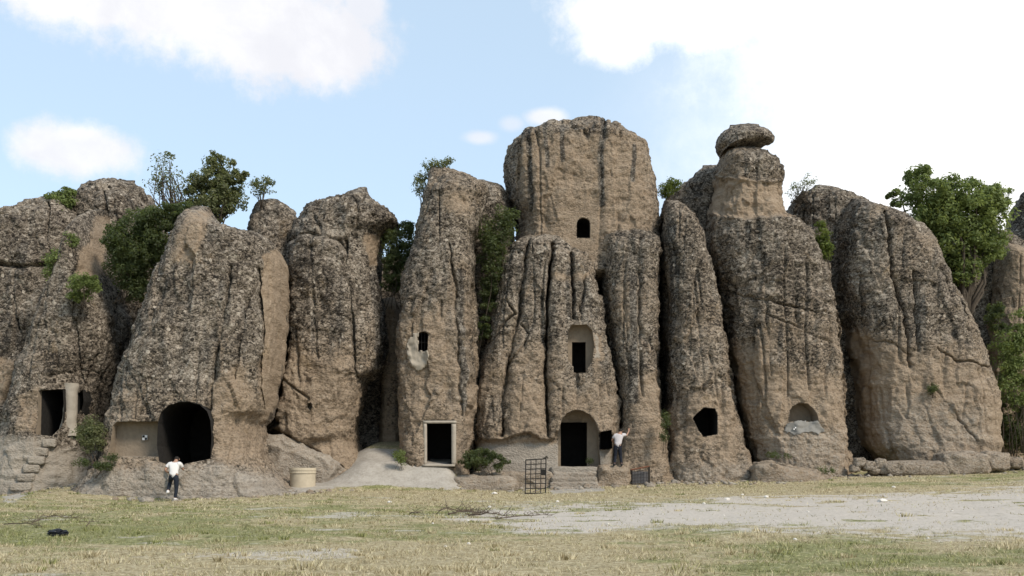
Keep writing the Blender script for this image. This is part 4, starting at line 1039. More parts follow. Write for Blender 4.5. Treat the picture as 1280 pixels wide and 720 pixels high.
def plant(name, label, cat, blobs, D, base, mat, nleaf, lsize, seed, group=None, stems=8, trunk_r=0.06, clump=0.34, part='crown', stem='trunk', ydepth=1.0, spray=0.0):
    """blobs in photo pixels (cx, cy, rx, ry) at distance D; base = pixel where it roots"""
    rg = np.random.RandomState(seed); k = D / F
    bw = W(base[0], base[1], D); spread = 0.05 if 'tree' in name or name == 'sapling' else 0.8
    if cat == 'weeds': trunk_r = 0.01; stems = 5
    elif cat in ('bush', 'ivy'): trunk_r = 0.025
    e = empty(name, bw); tag(e, label, cat, group)
    C = np.array([W(b[0], b[1], D) for b in blobs]); R = np.array([(b[2] * k, b[2] * k * 0.9 * ydepth, b[3] * k) for b in blobs])
    vol = R[:, 0] * R[:, 2]; pr = vol / vol.sum()
    nleaf = int(nleaf * 2.6); lsize = lsize * 0.68; ncl = max(8, int(nleaf / (60 if nleaf > 2200 else 14)))
    bi = rg.choice(len(blobs), ncl, p=pr)
    u = rg.normal(size=(ncl, 3)); u /= np.linalg.norm(u, axis=1, keepdims=True); rr = rg.uniform(0.1, 1.0, (ncl, 1)) ** 0.5
    cc = C[bi] + u * rr * R[bi]
    cr = 1.35 * clump * np.min(R[bi][:, [0, 2]], axis=1) * rg.uniform(0.55, 1.25, ncl)
    cr = np.clip(cr, 0.14, 0.75); ct = rg.uniform(-0.22, 0.22, ncl)
    li = rg.randint(0, ncl, nleaf)
    v = rg.normal(size=(nleaf, 3)); v /= np.linalg.norm(v, axis=1, keepdims=True); r2 = rg.uniform(0.1, 1.0, (nleaf, 1)) ** 0.45
    P = cc[li] + v * r2 * cr[li][:, None] * np.array([1, 1, 0.8])
    nrm = v + np.array([0, 0, 0.6]) + rg.normal(0, 0.6, (nleaf, 3)); nrm /= np.linalg.norm(nrm, axis=1, keepdims=True)
    t1 = np.cross(nrm, rg.normal(size=(nleaf, 3))); t1 /= np.linalg.norm(t1, axis=1, keepdims=True) + 1e-9
    t2 = np.cross(nrm, t1); s = lsize * rg.uniform(0.6, 1.35, (nleaf, 1))
    q0 = P - t1 * s * 0.75; q1 = P + t2 * s * 0.36 + nrm * s * 0.1; q2 = P + t1 * s * 0.75; q3 = P - t2 * s * 0.36 + nrm * s * 0.1
    V = np.stack([q0, q1, q2, q3], 1).reshape(-1, 3); Q = np.arange(nleaf * 4).reshape(-1, 4)
    me = mesh_np(part, V, Q, [mat], smooth=False)
    tint = np.clip(0.45 + ct[li] + rg.normal(0, 0.2, nleaf), 0, 1)
    fattr(me, 'tint', np.repeat(tint, 4))
    o = bpy.data.objects.new(part, me); link(o); adopt(o, e)
    mb = MB(); b0 = Vector(bw)
    top = Vector(C[np.argmax(C[:, 2])])
    pick = rg.permutation(ncl)[:stems]
    for q in pick:
        tg = Vector(cc[q]); mid = b0.lerp(tg, 0.5) + Vector(rg.normal(0, 0.08, 3)) * (tg - b0).length
        m2 = b0.lerp(tg, 0.25) * 0.5 + b0.lerp(mid, 0.5) * 0.5
        bs0 = b0 + Vector((rg.uniform(-1, 1) * spread * R[0, 0], 0, -0.25)); mb.tube([bs0, m2 + (bs0 - b0) * 0.6, mid, mid.lerp(tg, 0.6) + Vector(rg.normal(0, 0.05, 3)), tg], [trunk_r, trunk_r * 0.75, trunk_r * 0.5, trunk_r * 0.32, trunk_r * 0.12], 5)
        for _ in range(3):
            s0 = mid.lerp(tg, rg.uniform(0, 0.8)); d = Vector(rg.normal(0, 1, 3)); d.normalize()
            mb.tube([s0, s0 + d * float(cr[q]) * 0.9], [trunk_r * 0.25, trunk_r * 0.08], 4)
    mb.build(stem, BARK, e, True)
    return e

plant('green_tree', 'large green leafy tree on top of the cliff beside the broad slab', 'tree',
      [(1150, 222, 20, 18), (1165, 240, 40, 26), (1125, 246, 22, 12), (1205, 246, 40, 22), (1240, 258, 26, 26), (1190, 272, 55, 30), (1160, 278, 35, 24), (1225, 290, 36, 30), (1185, 310, 38, 28), (1200, 335, 26, 24), (1165, 205, 8, 7), (1240, 310, 20, 22), (1250, 245, 16, 14)],
      50.5, (1208, 400), LEAF_MID, 13000, 0.19, 501, stems=22, trunk_r=0.14, clump=0.30)
plant('oak_tree', 'dense olive-green small tree behind the apex of the cave cone', 'tree',
      [(276, 208, 17, 17), (262, 226, 22, 18), (285, 236, 22, 20), (300, 220, 12, 10), (245, 240, 20, 16), (275, 255, 34, 22), (270, 195, 9, 9), (255, 262, 26, 16)], 46.5, (268, 290), LEAF_OLIVE, 5200, 0.15, 502, stems=14, trunk_r=0.08, clump=0.3)
plant('bare_tree', 'half-bare twiggy tree beside the dense olive-green tree', 'tree',
      [(208, 212, 18, 20), (218, 232, 18, 16), (196, 228, 16, 14), (228, 250, 14, 12), (212, 196, 8, 6)], 46.0, (222, 290), LEAF_OLIVE, 420, 0.13, 503, stems=34, trunk_r=0.05, clump=0.5)
plant('sapling', 'small pale sapling standing on the dark boulder top', 'sapling', [(326, 234, 14, 10), (334, 228, 8, 6), (318, 228, 7, 6)], 47.0, (326, 253), LEAF_OLIVE, 330, 0.12, 504, stems=9, trunk_r=0.03, clump=0.5)
plant('dark_bush', 'big dark bush filling the cleft between the stair and cave cones', 'bush',
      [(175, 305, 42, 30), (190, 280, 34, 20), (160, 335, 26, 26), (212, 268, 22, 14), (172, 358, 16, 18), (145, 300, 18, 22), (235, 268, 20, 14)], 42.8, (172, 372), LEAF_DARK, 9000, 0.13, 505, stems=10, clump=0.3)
plant('bush', 'green bush on the crest beside the dark rock mass', 'bush', [(76, 250, 18, 14), (72, 262, 18, 10), (86, 240, 9, 8)], 46.2, (78, 278), LEAF_MID, 1500, 0.12, 506, stems=8, clump=0.35)
plant('bush', 'bright leafy bush hanging low on the front of the stair cone', 'bush', [(104, 358, 20, 15), (96, 370, 12, 10), (116, 350, 12, 10)], 41.2, (104, 378), LEAF_MID, 1300, 0.11, 507, stems=6, clump=0.35)
plant('bush', 'thin bush in the crack left of the bare tan apex', 'bush', [(70, 325, 15, 13), (62, 340, 9, 8), (88, 300, 10, 10)], 42.2, (72, 345), LEAF_MID, 800, 0.11, 508, stems=6, clump=0.4)
plant('bush', 'tiny bush at the left end of the dark rock mass', 'bush', [(10, 276, 10, 8), (18, 282, 8, 6)], 45.5, (12, 288), LEAF_MID, 350, 0.11, 509, stems=4, clump=0.4)
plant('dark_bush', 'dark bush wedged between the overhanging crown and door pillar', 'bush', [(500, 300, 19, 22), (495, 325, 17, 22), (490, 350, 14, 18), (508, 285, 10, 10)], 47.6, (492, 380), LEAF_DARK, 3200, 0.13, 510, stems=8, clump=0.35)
plant('shrub', 'spindly grey-green shrub on the left edge of the door pillar top', 'shrub', [(525, 232, 9, 14), (528, 218, 8, 8), (535, 206, 7, 6)], 46.5, (532, 258), LEAF_OLIVE, 380, 0.11, 511, stems=10, trunk_r=0.025, clump=0.5)
plant('shrub', 'spindly shrub growing on the summit of the door pillar', 'shrub', [(550, 206, 16, 6), (560, 202, 7, 5)], 46.3, (550, 217), LEAF_OLIVE, 320, 0.10, 512, stems=10, trunk_r=0.02, clump=0.6)
plant('ivy_vine', 'dark ivy curtain in the cleft left of the fluted church rock', 'ivy', [(622, 290, 22, 26), (618, 325, 18, 28), (612, 365, 12, 28), (606, 405, 9, 24), (632, 270, 14, 14)], 46.9, (612, 440), LEAF_DARK, 4200, 0.12, 513, stems=6, clump=0.35)
plant('bush', 'low dark bush on the bank left of the church platform', 'bush', [(600, 572, 22, 12), (620, 578, 16, 9), (585, 578, 14, 8), (612, 566, 8, 6)], 43.9, (602, 594), LEAF_DARK, 1900, 0.10, 514, stems=6, clump=0.4)
plant('bush', 'bright green tuft in the notch right of the domed rock', 'bush', [(842, 231, 10, 9), (832, 238, 10, 9)], 49.0, (840, 250), LEAF_BRIGHT, 700, 0.11, 515, stems=5, clump=0.4)
plant('bush', 'bright green bush in the cleft right of the mushroom rock', 'bush', [(1028, 294, 9, 12), (1032, 312, 9, 14), (1026, 282, 6, 5)], 47.5, (1034, 335), LEAF_BRIGHT, 700, 0.11, 516, stems=5, clump=0.4)
plant('shrub', 'thin bare shrub on the dark hump behind the mushroom rock', 'shrub', [(1003, 232, 16, 7), (1012, 224, 10, 6), (992, 240, 8, 6)], 51.0, (1000, 248), LEAF_OLIVE, 200, 0.10, 517, stems=22, trunk_r=0.02, clump=0.7)
plant('bush', 'green bush low at the shaded right end of the cliff', 'bush', [(1262, 440, 22, 30), (1275, 410, 16, 30), (1268, 480, 22, 30), (1285, 450, 20, 60)], 48.6, (1268, 560), LEAF_MID, 3600, 0.14, 518, stems=10, clump=0.35)
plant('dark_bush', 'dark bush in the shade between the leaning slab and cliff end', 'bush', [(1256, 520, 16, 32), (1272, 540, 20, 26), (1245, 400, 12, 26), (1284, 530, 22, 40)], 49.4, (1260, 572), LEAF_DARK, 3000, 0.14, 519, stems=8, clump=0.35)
plant('bush', 'grey-green bush beside the lower right of the stair cone', 'bush', [(114, 540, 16, 18), (108, 556, 13, 12), (122, 560, 10, 10)], 38.9, (116, 580), LEAF_OLIVE, 1200, 0.09, 520, stems=5, clump=0.4)
plant('weed_clump', 'low weeds on the rubble between the stair and cave cones', 'weeds', [(130, 582, 12, 5), (102, 578, 10, 4), (140, 572, 8, 4)], 37.9, (125, 590), LEAF_DARK, 500, 0.08, 521, stems=3, clump=0.5)
plant('weed_clump', 'small green weed at the foot of the framed-door pillar', 'weeds', [(499, 570, 8, 8), (503, 576, 6, 4)], 43.6, (500, 580), LEAF_MID, 300, 0.08, 522, stems=3, clump=0.5)
plant('weed_clump', 'dark weed tuft growing in the groove of the broad leaning slab', 'weeds', [(1165, 486, 8, 6)], o_surf[R10.name](1165, 486) - 0.1, (1165, 491), LEAF_DARK, 220, 0.08, 523, stems=3, clump=0.6)
plant('weed_clump', 'dark weeds in a crevice below the cement patch', 'weeds', [(968, 569, 10, 4), (984, 570, 5, 3), (1030, 588, 14, 4)], 44.9, (972, 574), LEAF_DARK, 350, 0.08, 524, stems=3, clump=0.6)
plant('weed_clump', 'green weeds at the seam between the two right-hand spires', 'weeds', [(832, 525, 7, 12), (830, 545, 5, 8)], 45.0, (832, 560), LEAF_DARK, 420, 0.08, 525, stems=4, clump=0.5)
plant('weed_clump', 'tiny weed beside the arched church doorway', 'weeds', [(738, 576, 4, 4)], 45.9, (738, 581), LEAF_DARK, 90, 0.07, 526, stems=2, clump=0.7)

# grass
def grass(name, y0, y1, dens, hmin, hmax, wid, seed):
    rg = np.random.RandomState(seed)
    yr = y0 + (y1 - y0) * rg.uniform(0, 1, int(dens * (y1 - y0) * (y0 + y1) * 0.62))
    wd = 0.56 * yr + 1.0; keep = rg.uniform(0, 1, len(yr)) < wd / wd.max(); yr = yr[keep]; wd = wd[keep]
    xr = rg.uniform(-1, 1, len(yr)) * wd
    b, a, sc, g = ground_masks(xr, yr)
    P2 = np.stack([xr, yr, np.zeros_like(xr)], 1)
    tuft = 0.42 + 1.5 * fbm(P2 * 2.6, 77, 3)
    keep = (rg.uniform(0, 1, len(yr)) < np.clip(tuft, 0.06, 1) * (1 - 0.93 * np.clip(b, 0, 1)) * (1 - a) * (1 - 0.7 * sc))
    lim = np.interp(xr, _lx, _ly) - 0.1; keep &= yr < lim
    xr, yr, g, tuft = xr[keep], yr[keep], g[keep], tuft[keep]; n = len(xr)
    z = gzn(xr, yr)
    h = rg.uniform(hmin, hmax, n) * (0.55 + 0.7 * np.clip(tuft, 0, 1.3)); ang = rg.uniform(0, 2 * math.pi, n); ln = rg.uniform(0.2, 1.3, n) * h
    w = wid * rg.uniform(0.6, 1.3, n); pa = rg.uniform(0, math.pi, n)
    A = np.stack([xr - w * np.cos(pa), yr - w * np.sin(pa) * 0.4, z - 0.01], 1); B_ = np.stack([xr + w * np.cos(pa), yr + w * np.sin(pa) * 0.4, z - 0.01], 1)
    Ct = np.stack([xr + ln * np.cos(ang), yr + ln * np.sin(ang), z + h * 0.75], 1)
    V = np.stack([A, B_, Ct], 1).reshape(-1, 3)
    me = mesh_np(name, V, np.arange(3 * n).reshape(-1, 3), [GRASS], smooth=False)
    gt = np.clip(g * 0.9 + rg.normal(0, 0.28, n), 0, 1); fattr(me, 'tint', np.repeat(gt, 3)); fattr(me, 'rnd', np.repeat(rg.uniform(0, 1, n), 3))
    o = bpy.data.objects.new(name, me); link(o); return o
def grass_material():
    m, t, bs = mat_new('meadow_grass')
    st = t.mix(t.attr('rnd'), (0.15, 0.11, 0.045), (0.64, 0.56, 0.37)); gr = t.mix(t.attr('rnd'), (0.05, 0.065, 0.018), (0.33, 0.33, 0.13))
    t.put(bs.inputs['Base Color'], t.mix(t.smooth(t.attr('tint'), 0.25, 0.8), st, gr)); bs.inputs['Roughness'].default_value = 0.75
    return m
GRASS = grass_material()
tag(grass('near_grass', 11.5, 24, 700, 0.03, 0.10, 0.006, 611), 'short mixed green and straw grass of the meadow', 'grass', kind='stuff')
tag(grass('far_grass', 24, 46.5, 210, 0.03, 0.085, 0.014, 612), 'dry short grass running up to the cliff foot', 'grass', kind='stuff')

# ------------------------------------------------------------------ things in front of the rocks
def rotz(a): return Matrix.Rotation(a, 3, 'Z')
# round stone basin
BASIN = simple('cream_concrete', (0.44, 0.375, 0.275), 0.85, 0.25, 5, 0.01)
g = (W(375, 607, 41.6)[0], 41.6, float(gz(W(375, 607, 41.6)[0], 41.6))); r = 33 / 2 * g[1] / F; h = 24 * g[1] / F
e = empty('stone_basin', (g[0], g[1] + r, g[2])); tag(e, 'round cream stone basin with a thick rim in the ash hollow', 'basin')
c = (g[0], g[1] + r, g[2] - 0.06)
MB().lathe([(0.02, 0.1), (r * 0.9, 0.1), (r * 0.955, 0.0), (r * 0.955, 0.02), (r * 0.96, h * 0.4), (r * 0.96, h * 0.79), (r * 0.96, h * 0.8), (r * 0.8, h * 0.8)], c, 40).build('body', BASIN, e, True)
MB().lathe([(r * 0.8, h * 0.78), (r * 0.99, h * 0.77), (r * 1.02, h * 0.82), (r * 1.0, h * 0.86), (r * 1.0, h * 0.9), (r * 1.03, h * 0.97), (r * 1.0, h + 0.06), (r * 0.84, h + 0.06), (r * 0.82, h * 0.5), (r * 0.8, h * 0.3), (0.02, h * 0.28)], c, 40).build('rim', BASIN, e, False)

# leaning steel lattice gate
g = ground_at(669, 617); D = g[1]; x0, x1 = (656.5 - HX) / F * D, (682 - HX) / F * D; hh = 43 * D / F
e = empty('lattice_gate', (g[0], D, g[2])); tag(e, 'rusty dark steel lattice gate leaning against the platform', 'gate')
def GP(u, v): return (x0 + (x1 - x0) * u + 0.03 * v, D + 0.42 * v, g[2] - 0.02 + hh * v + 0.05 * u * v)
fm = MB()
for a, b in (((0, 0), (0, 1)), ((1, 0), (1, 1.02)), ((0, 1), (1, 1)), ((0, 0.03), (1, 0.03))): fm.tube([GP(*a), GP(*b)], 0.024, 6)
fm.build('frame', IRON, e)
for u in (0.25, 0.5, 0.75): MB().tube([GP(u, 0.03), GP(u + 0.01, 1)], 0.019, 5).build('upright_bar', IRON, e)
for k in range(1, 7): MB().tube([GP(0, 0.03 + 0.97 * k / 7), GP(1, 0.03 + 0.97 * k / 7)], 0.019, 5).build('cross_bar', IRON, e)
p = GP(0.88, 0.62); MB().box(p, (0.2, 0.03, 0.24)).build('lock_plate', IRON, e)
MB().tube([GP(0.85, 1.0), GP(1.05, 1.06), GP(1.1, 1.0)], [0.03, 0.045, 0.02], 6).build('tied_rag', simple('dark_rag', (0.05, 0.045, 0.035)), e)

# broken wire crate
RUST = simple('rusted_metal', (0.14, 0.06, 0.035), 0.8, 0.4, 12)
g = ground_at(801, 607); D = g[1]; w = 22 * D / F; hh = 19 * D / F
e = empty('wire_crate', (g[0], D, g[2])); tag(e, 'small broken wire crate with a rusty rim at the rock foot', 'crate')
def CP(u, v, d=0): return (g[0] + (u - 0.5) * w, D + d, g[2] + hh * v + 0.14 * u * v)
MB().tube([CP(-0.05, 1), CP(1.0, 1.02)], 0.028, 6).build('rim_bar', RUST, e); MB().tube([CP(-0.05, 1, 0.4), CP(1.0, 1.02, 0.4)], 0.028, 6).build('rim_bar', RUST, e)
sd = MB()
for u in (0, 1):
    for dd in (0, .4): MB().tube([CP(u, 0, dd), CP(u, 1, dd)], 0.026, 5).build('corner_post', IRON, e)
    MB().tube([CP(u, 1, 0), CP(u, 1, .4)], 0.02, 5).build('side_bar', IRON, e)
wm = MB()
for k in range(1, 6): wm.tube([CP(k / 6, 0.02), CP(k / 6, 1)], 0.008, 4); wm.tube([CP(k / 6, 0.02, .4), CP(k / 6, 1, .4)], 0.008, 4)
for k in range(0, 5): wm.tube([CP(0, 0.04 + k / 5), CP(1, 0.04 + k / 5)], 0.008, 4); wm.tube([CP(0, 0.04 + k / 5, .4), CP(1, 0.04 + k / 5, .4)], 0.008, 4)
wm.build('wire_mesh', IRON, e)
MB().box(CP(0.5, 0.45, 0.3), (w * 0.9, 0.05, hh * 0.8)).build('back_panel', simple('dark_sheet', (0.10, 0.095, 0.095), 0.7), e)

# survey targets: small plates with a black and white quarter pattern
WHITE = simple('target_white', (0.75, 0.74, 0.72), 0.7, 0.05); BLACK = simple('target_black', (0.02, 0.02, 0.02), 0.7, 0.1)
def target(px, py, D, size, label):
    c = W(px, py, D); e = empty('survey_target', c); tag(e, label, 'survey target')
    MB().box(c, (size, 0.012, size)).build('plate', WHITE, e)
    q = size / 2 * 0.92
    for sx, sz in ((-1, 1), (1, -1)):
        MB().box((c[0] + sx * q / 2, c[1] - 0.008, c[2] + sz * q / 2), (q, 0.006, q)).build('black_quarter', BLACK, e)
target(181, 547, o_surf[R2.name](170, 547, 5) + 0.66, 0.20, 'black and white checked survey target inside the square recess beside the cave')
target(993.5, 535.5, o_surf[R9.name](993, 535, 3) - 0.09, 0.13, 'tiny black and white survey target on the grey cement patch')

# dead branches
def branch(label, px0, py0, px1, py1, n, seed, r=0.02, rise=0.25, group=None):
    rg = np.random.RandomState(seed); a = ground_at(px0, py0); b = ground_at(px1, py1); A = Vector(a); Bv = Vector(b)
    e = empty('dead_branch', a); tag(e, label, 'branch', group); m = MB(); tw = MB()
    L = (Bv - A).length
    pts = [A.lerp(Bv, t) + Vector((0, rg.normal(0, 0.05) * L * 0.5, 0.03 + rise * math.sin(t * math.pi) * rg.uniform(0.4, 1.0))) for t in np.linspace(0, 1, 7)]
    m.tube(pts, [r * (1.25 - 0.15 * k) for k in range(7)], 5); m.build('bough', TWIG, e, True)
    for k in range(n):
        t = rg.uniform(0, 1); i = min(5, int(t * 6)); p = pts[i].lerp(pts[i + 1], t * 6 - i)
        d = Vector((rg.normal(0, 1), rg.normal(0, 0.8), rg.uniform(-0.1, 0.8))); d.normalize(); ln = rg.uniform(0.1, 0.32)
        q = p + d * ln; q2 = q + (d + Vector(rg.normal(0, 0.5, 3))) * ln * 0.6
        for v in (q, q2): v.z = max(v.z, float(gz(v.x, v.y)) + 0.02)
        tw.tube([p, q, q2], [r * 0.5, r * 0.35, r * 0.15], 4)
    tag(tw.build('twigs', TWIG, e), kind='stuff')
branch('dead branch with a raised tip at the left of the brushwood pile', 545, 645, 572, 640, 12, 701, 0.016, 0.22)
branch('long dead branch lying along the brushwood pile', 560, 645, 612, 643, 40, 702, 0.018, 0.1)
branch('twiggy dead branch at the dense middle of the brushwood pile', 585, 646, 635, 647, 44, 703, 0.016, 0.1)
branch('thin dead branch trailing from the brushwood pile onto the track', 620, 649, 690, 645, 30, 704, 0.013, 0.06)
branch('small forked dead branch lying apart before the brushwood pile', 512, 645, 531, 647, 8, 705, 0.014, 0.12)
branch('dark dead branch in the meadow beside the black bag', 8, 657, 60, 661, 14, 706, 0.012, 0.08)
branch('twiggy dead brush behind the black bag', 40, 656, 100, 651, 44, 707, 0.010, 0.15)
branch('short dead twig in the meadow right of the black bag', 108, 660, 124, 654, 6, 708, 0.010, 0.1)

# crumpled black bag
g = ground_at(70, 670); bm = bmesh.new(); bmesh.ops.create_icosphere(bm, subdivisions=4, radius=1)
V = np.array([v.co for v in bm.verts]); V = V * (1 + 0.55 * fbm(V * 1.9, 801, 4) - 0.35 * billow(V * 3.5, 805, 2))[:, None]
r = 26 * g[1] / F / 2; V = V * np.array([r, r * 0.7, r * 0.42]) + np.array([g[0], g[1] + 0.1, g[2] + r * 0.25])
for v, c in zip(bm.verts, V): v.co = c
me = bpy.data.meshes.new('plastic_bag'); bm.to_mesh(me); bm.free(); me.materials.append(simple('black_plastic', (0.014, 0.015, 0.018), 0.35, 0.3))
o = bpy.data.objects.new('plastic_bag', me); link(o); tag(o, 'crumpled black plastic bag lying in the meadow grass', 'bag')

# ------------------------------------------------------------------ people
SKIN = simple('skin', (0.34, 0.20, 0.14), 0.6, 0.08); HAIR = simple('dark_hair', (0.018, 0.014, 0.011), 0.7, 0.3, 30)
WSHIRT = simple('white_cotton', (0.60, 0.58, 0.555), 0.85, 0.05, 6, 0.01); JEANS = simple('dark_denim', (0.016, 0.020, 0.028), 0.85, 0.25, 8, 0.01)
SHOE = simple('white_sneaker', (0.62, 0.60, 0.58), 0.6, 0.1); DSHOE = simple('dark_shoe', (0.03, 0.03, 0.032), 0.6, 0.1); SHORTS = simple('navy_trousers', (0.014, 0.016, 0.024), 0.85, 0.25, 8, 0.01)
def person(label, loc, J, shirt, trouser, shoe, facing, sleeve='short'):
    """J: joint name -> (x, y, z) relative to loc; +y is the way the person faces (away from the camera)"""
    E = [('pelvis', 'waist'), ('waist', 'chest'), ('chest', 'neck'), ('neck', 'head'), ('head', 'crown'),
         ('chest', 'shl'), ('shl', 'ell'), ('ell', 'wrl'), ('wrl', 'pal'), ('chest', 'shr'), ('shr', 'elr'), ('elr', 'wrr'), ('wrr', 'par'),
         ('pelvis', 'hil'), ('hil', 'knl'), ('knl', 'anl'), ('anl', 'hel'), ('anl', 'tol'), ('pelvis', 'hir'), ('hir', 'knr'), ('knr', 'anr'), ('anr', 'her'), ('anr', 'tor')]
    Rr = dict(pelvis=(.155, .115), waist=(.14, .105), chest=(.165, .12), neck=(.056, .056), head=(.092, .105), crown=(.072, .08), shl=(.066, .066), shr=(.066, .066), ell=(.043, .043), elr=(.043, .043),
              wrl=(.028, .028), wrr=(.028, .028), pal=(.036, .024), par=(.036, .024), hil=(.092, .092), hir=(.092, .092), knl=(.062, .062), knr=(.062, .062), anl=(.042, .042), anr=(.042, .042), hel=(.036, .036), her=(.036, .036), tol=(.036, .03), tor=(.036, .03))
    names = list(J); V = [Vector(J[k]) for k in names]; ed = [(names.index(a), names.index(b)) for a, b in E]; rad = [Rr[k] for k in names]
    for s in 'lr':     # five fingers, fanned and slightly curled
        w = Vector(J['wr' + s]); p = Vector(J['pa' + s]); d = (p - w).normalized(); side = d.cross(Vector((0, 1, 0.25))).normalized(); dn = d.cross(side)
        ip = names.index('pa' + s)
        for q, (off, ln, rr) in enumerate([(-0.036, 0.070, .0105), (-0.013, 0.080, .0105), (0.011, 0.075, .0105), (0.033, 0.060, .0095)]):
            a = p + side * off + d * 0.025; b = a + d * ln * 0.55 + dn * 0.008; c_ = b + d * ln * 0.45 + dn * 0.022
            i0 = len(V); V += [a, b, c_]; rad += [(rr + .002,) * 2, (rr,) * 2, (rr * .85,) * 2]; ed += [(ip, i0), (i0, i0 + 1), (i0 + 1, i0 + 2)]; names += ['f'] * 3
        a = w.lerp(p, 0.55) + side * 0.04 * (1 if s == 'l' else -1); b = a + d * 0.04 + side * 0.02 * (1 if s == 'l' else -1)
        i0 = len(V); V += [a, b]; rad += [(.013,) * 2, (.011,) * 2]; ed += [(names.index('wr' + s), i0), (i0, i0 + 1)]; names += ['f'] * 2
    root = empty('person', loc); tag(root, label, 'person')
    me = bpy.data.meshes.new('body'); me.from_pydata([tuple(v + Vector(loc)) for v in V], ed, [])
    o = bpy.data.objects.new('body', me); link(o)
    sk = o.modifiers.new('s', 'SKIN'); sub = o.modifiers.new('u', 'SUBSURF'); sub.levels = 2; sub.render_levels = 2
    for i, v in enumerate(me.skin_vertices[0].data):
        v.radius = rad[i]; v.use_root = (names[i] == 'pelvis')
    dg = bpy.context.evaluated_depsgraph_get(); dg.update()
    nm = bpy.data.meshes.new_from_object(o.evaluated_get(dg)); o.modifiers.clear(); o.data = nm; nm.name = 'body'
    nm.materials.clear(); nm.materials.append(SKIN); adopt(o, root)
    P = np.array([v.co for v in nm.vertices]) - np.array(loc); Nn = np.array([v.normal for v in nm.vertices])
    def seg(a, b):
        A = np.array(J[a]); Bq = np.array(J[b]); d = Bq - A; t = np.clip(((P - A) @ d) / (d @ d), 0, 1)
        return np.linalg.norm(P - A - t[:, None] * d, axis=1), t
    allE = E; Dm = []; Tm = []
    for a, b in allE:
        d_, t_ = seg(a, b); Dm.append(d_ / (0.5 * (max(Rr[a]) + max(Rr[b])))); Tm.append(t_)
    near = np.argmin(np.array(Dm), 0); tt = np.array(Tm)[near, np.arange(len(P))]
    en = [f'{a}-{b}' for a, b in allE]
    def sel(rules):
        m = np.zeros(len(P), bool)
        for r_ in rules:
            nme, lo, hi = r_; m |= (near == en.index(nme)) & (tt >= lo) & (tt <= hi)
        return m
    zw = J['waist'][2]
    sl = 0.62 if sleeve == 'short' else 1.0
    shm = sel([('waist-chest', 0, 1), ('chest-neck', 0, 0.62), ('chest-shl', 0, 1), ('chest-shr', 0, 1), ('shl-ell', 0, sl), ('shr-elr', 0, sl), ('pelvis-waist', 0, 1)])
    trm = sel([('pelvis-waist', 0, 0.25), ('pelvis-hil', 0, 1), ('pelvis-hir', 0, 1), ('hil-knl', 0, 1), ('hir-knr', 0, 1), ('knl-anl', 0, 0.93), ('knr-anr', 0, 0.93)])
    som = [sel([('an%s-he%s' % (q, q), 0, 1), ('an%s-to%s' % (q, q), 0, 1), ('kn%s-an%s' % (q, q), 0.9, 1)]) for q in 'lr']
    hd = Vector(J['head']); cw = Vector(J['crown']); fd = Vector(facing).normalized()
    rel = P - np.array(hd); up = np.array((cw - hd).normalized())
    hrm = sel([('head-crown', 0, 1), ('neck-head', 0.15, 1)]) & (((rel @ np.array(fd)) < 0.03) | ((rel @ up) > 0.06))
    def shell(name, mask, off, mat, fold=0.0):
        fs = [tuple(p.vertices) for p in nm.polygons if all(mask[i] for i in p.vertices)]
        if not fs: return
        used = sorted({i for f in fs for i in f}); mp = {u: k for k, u in enumerate(used)}
        co = P[used] + Nn[used] * (off + fold * fbm(P[used] * 9, 31, 2))[:, None] + np.array(loc)
        m2 = bpy.data.meshes.new(name); m2.from_pydata([tuple(c) for c in co], [], [tuple(mp[i] for i in f) for f in fs])
        for p in m2.polygons: p.use_smooth = True
        m2.materials.append(mat); ob = bpy.data.objects.new(name, m2); link(ob); adopt(ob, root)
        md = ob.modifiers.new('t', 'SOLIDIFY'); md.thickness = 0.008; md.offset = -1
        return ob
    shell('shirt', shm, 0.024, shirt, 0.014); shell('trousers', trm, 0.015, trouser, 0.008); [shell('shoe', q, 0.012, shoe) for q in som]; shell('hair', hrm, 0.014, HAIR, 0.008)
    # face: nose, eyes, mouth and ears on the far side
    rt = fd.cross(Vector(up)).normalized(); L = Vector(loc)
    MB().tube([L + hd + fd * 0.085 + Vector(up) * 0.02, L + hd + fd * 0.115 - Vector(up) * 0.015, L + hd + fd * 0.09 - Vector(up) * 0.025], [0.008, 0.015, 0.01], 6).build('nose', SKIN, root, True)
    for s in (-1, 1):
        MB().box(L + hd + fd * 0.088 + rt * 0.032 * s + Vector(up) * 0.025, (0.022, 0.014, 0.012)).build('eye', BLACK, root)
        MB().tube([L + hd + rt * 0.086 * s + Vector(up) * 0.03, L + hd + rt * 0.097 * s, L + hd + rt * 0.086 * s - Vector(up) * 0.03], [0.008, 0.014, 0.008], 6).build('ear', SKIN, root, True)
    MB().box(L + hd + fd * 0.085 - Vector(up) * 0.05, (0.045, 0.012, 0.01)).build('mouth', simple('lips', (0.25, 0.1, 0.08)), root)
    return root
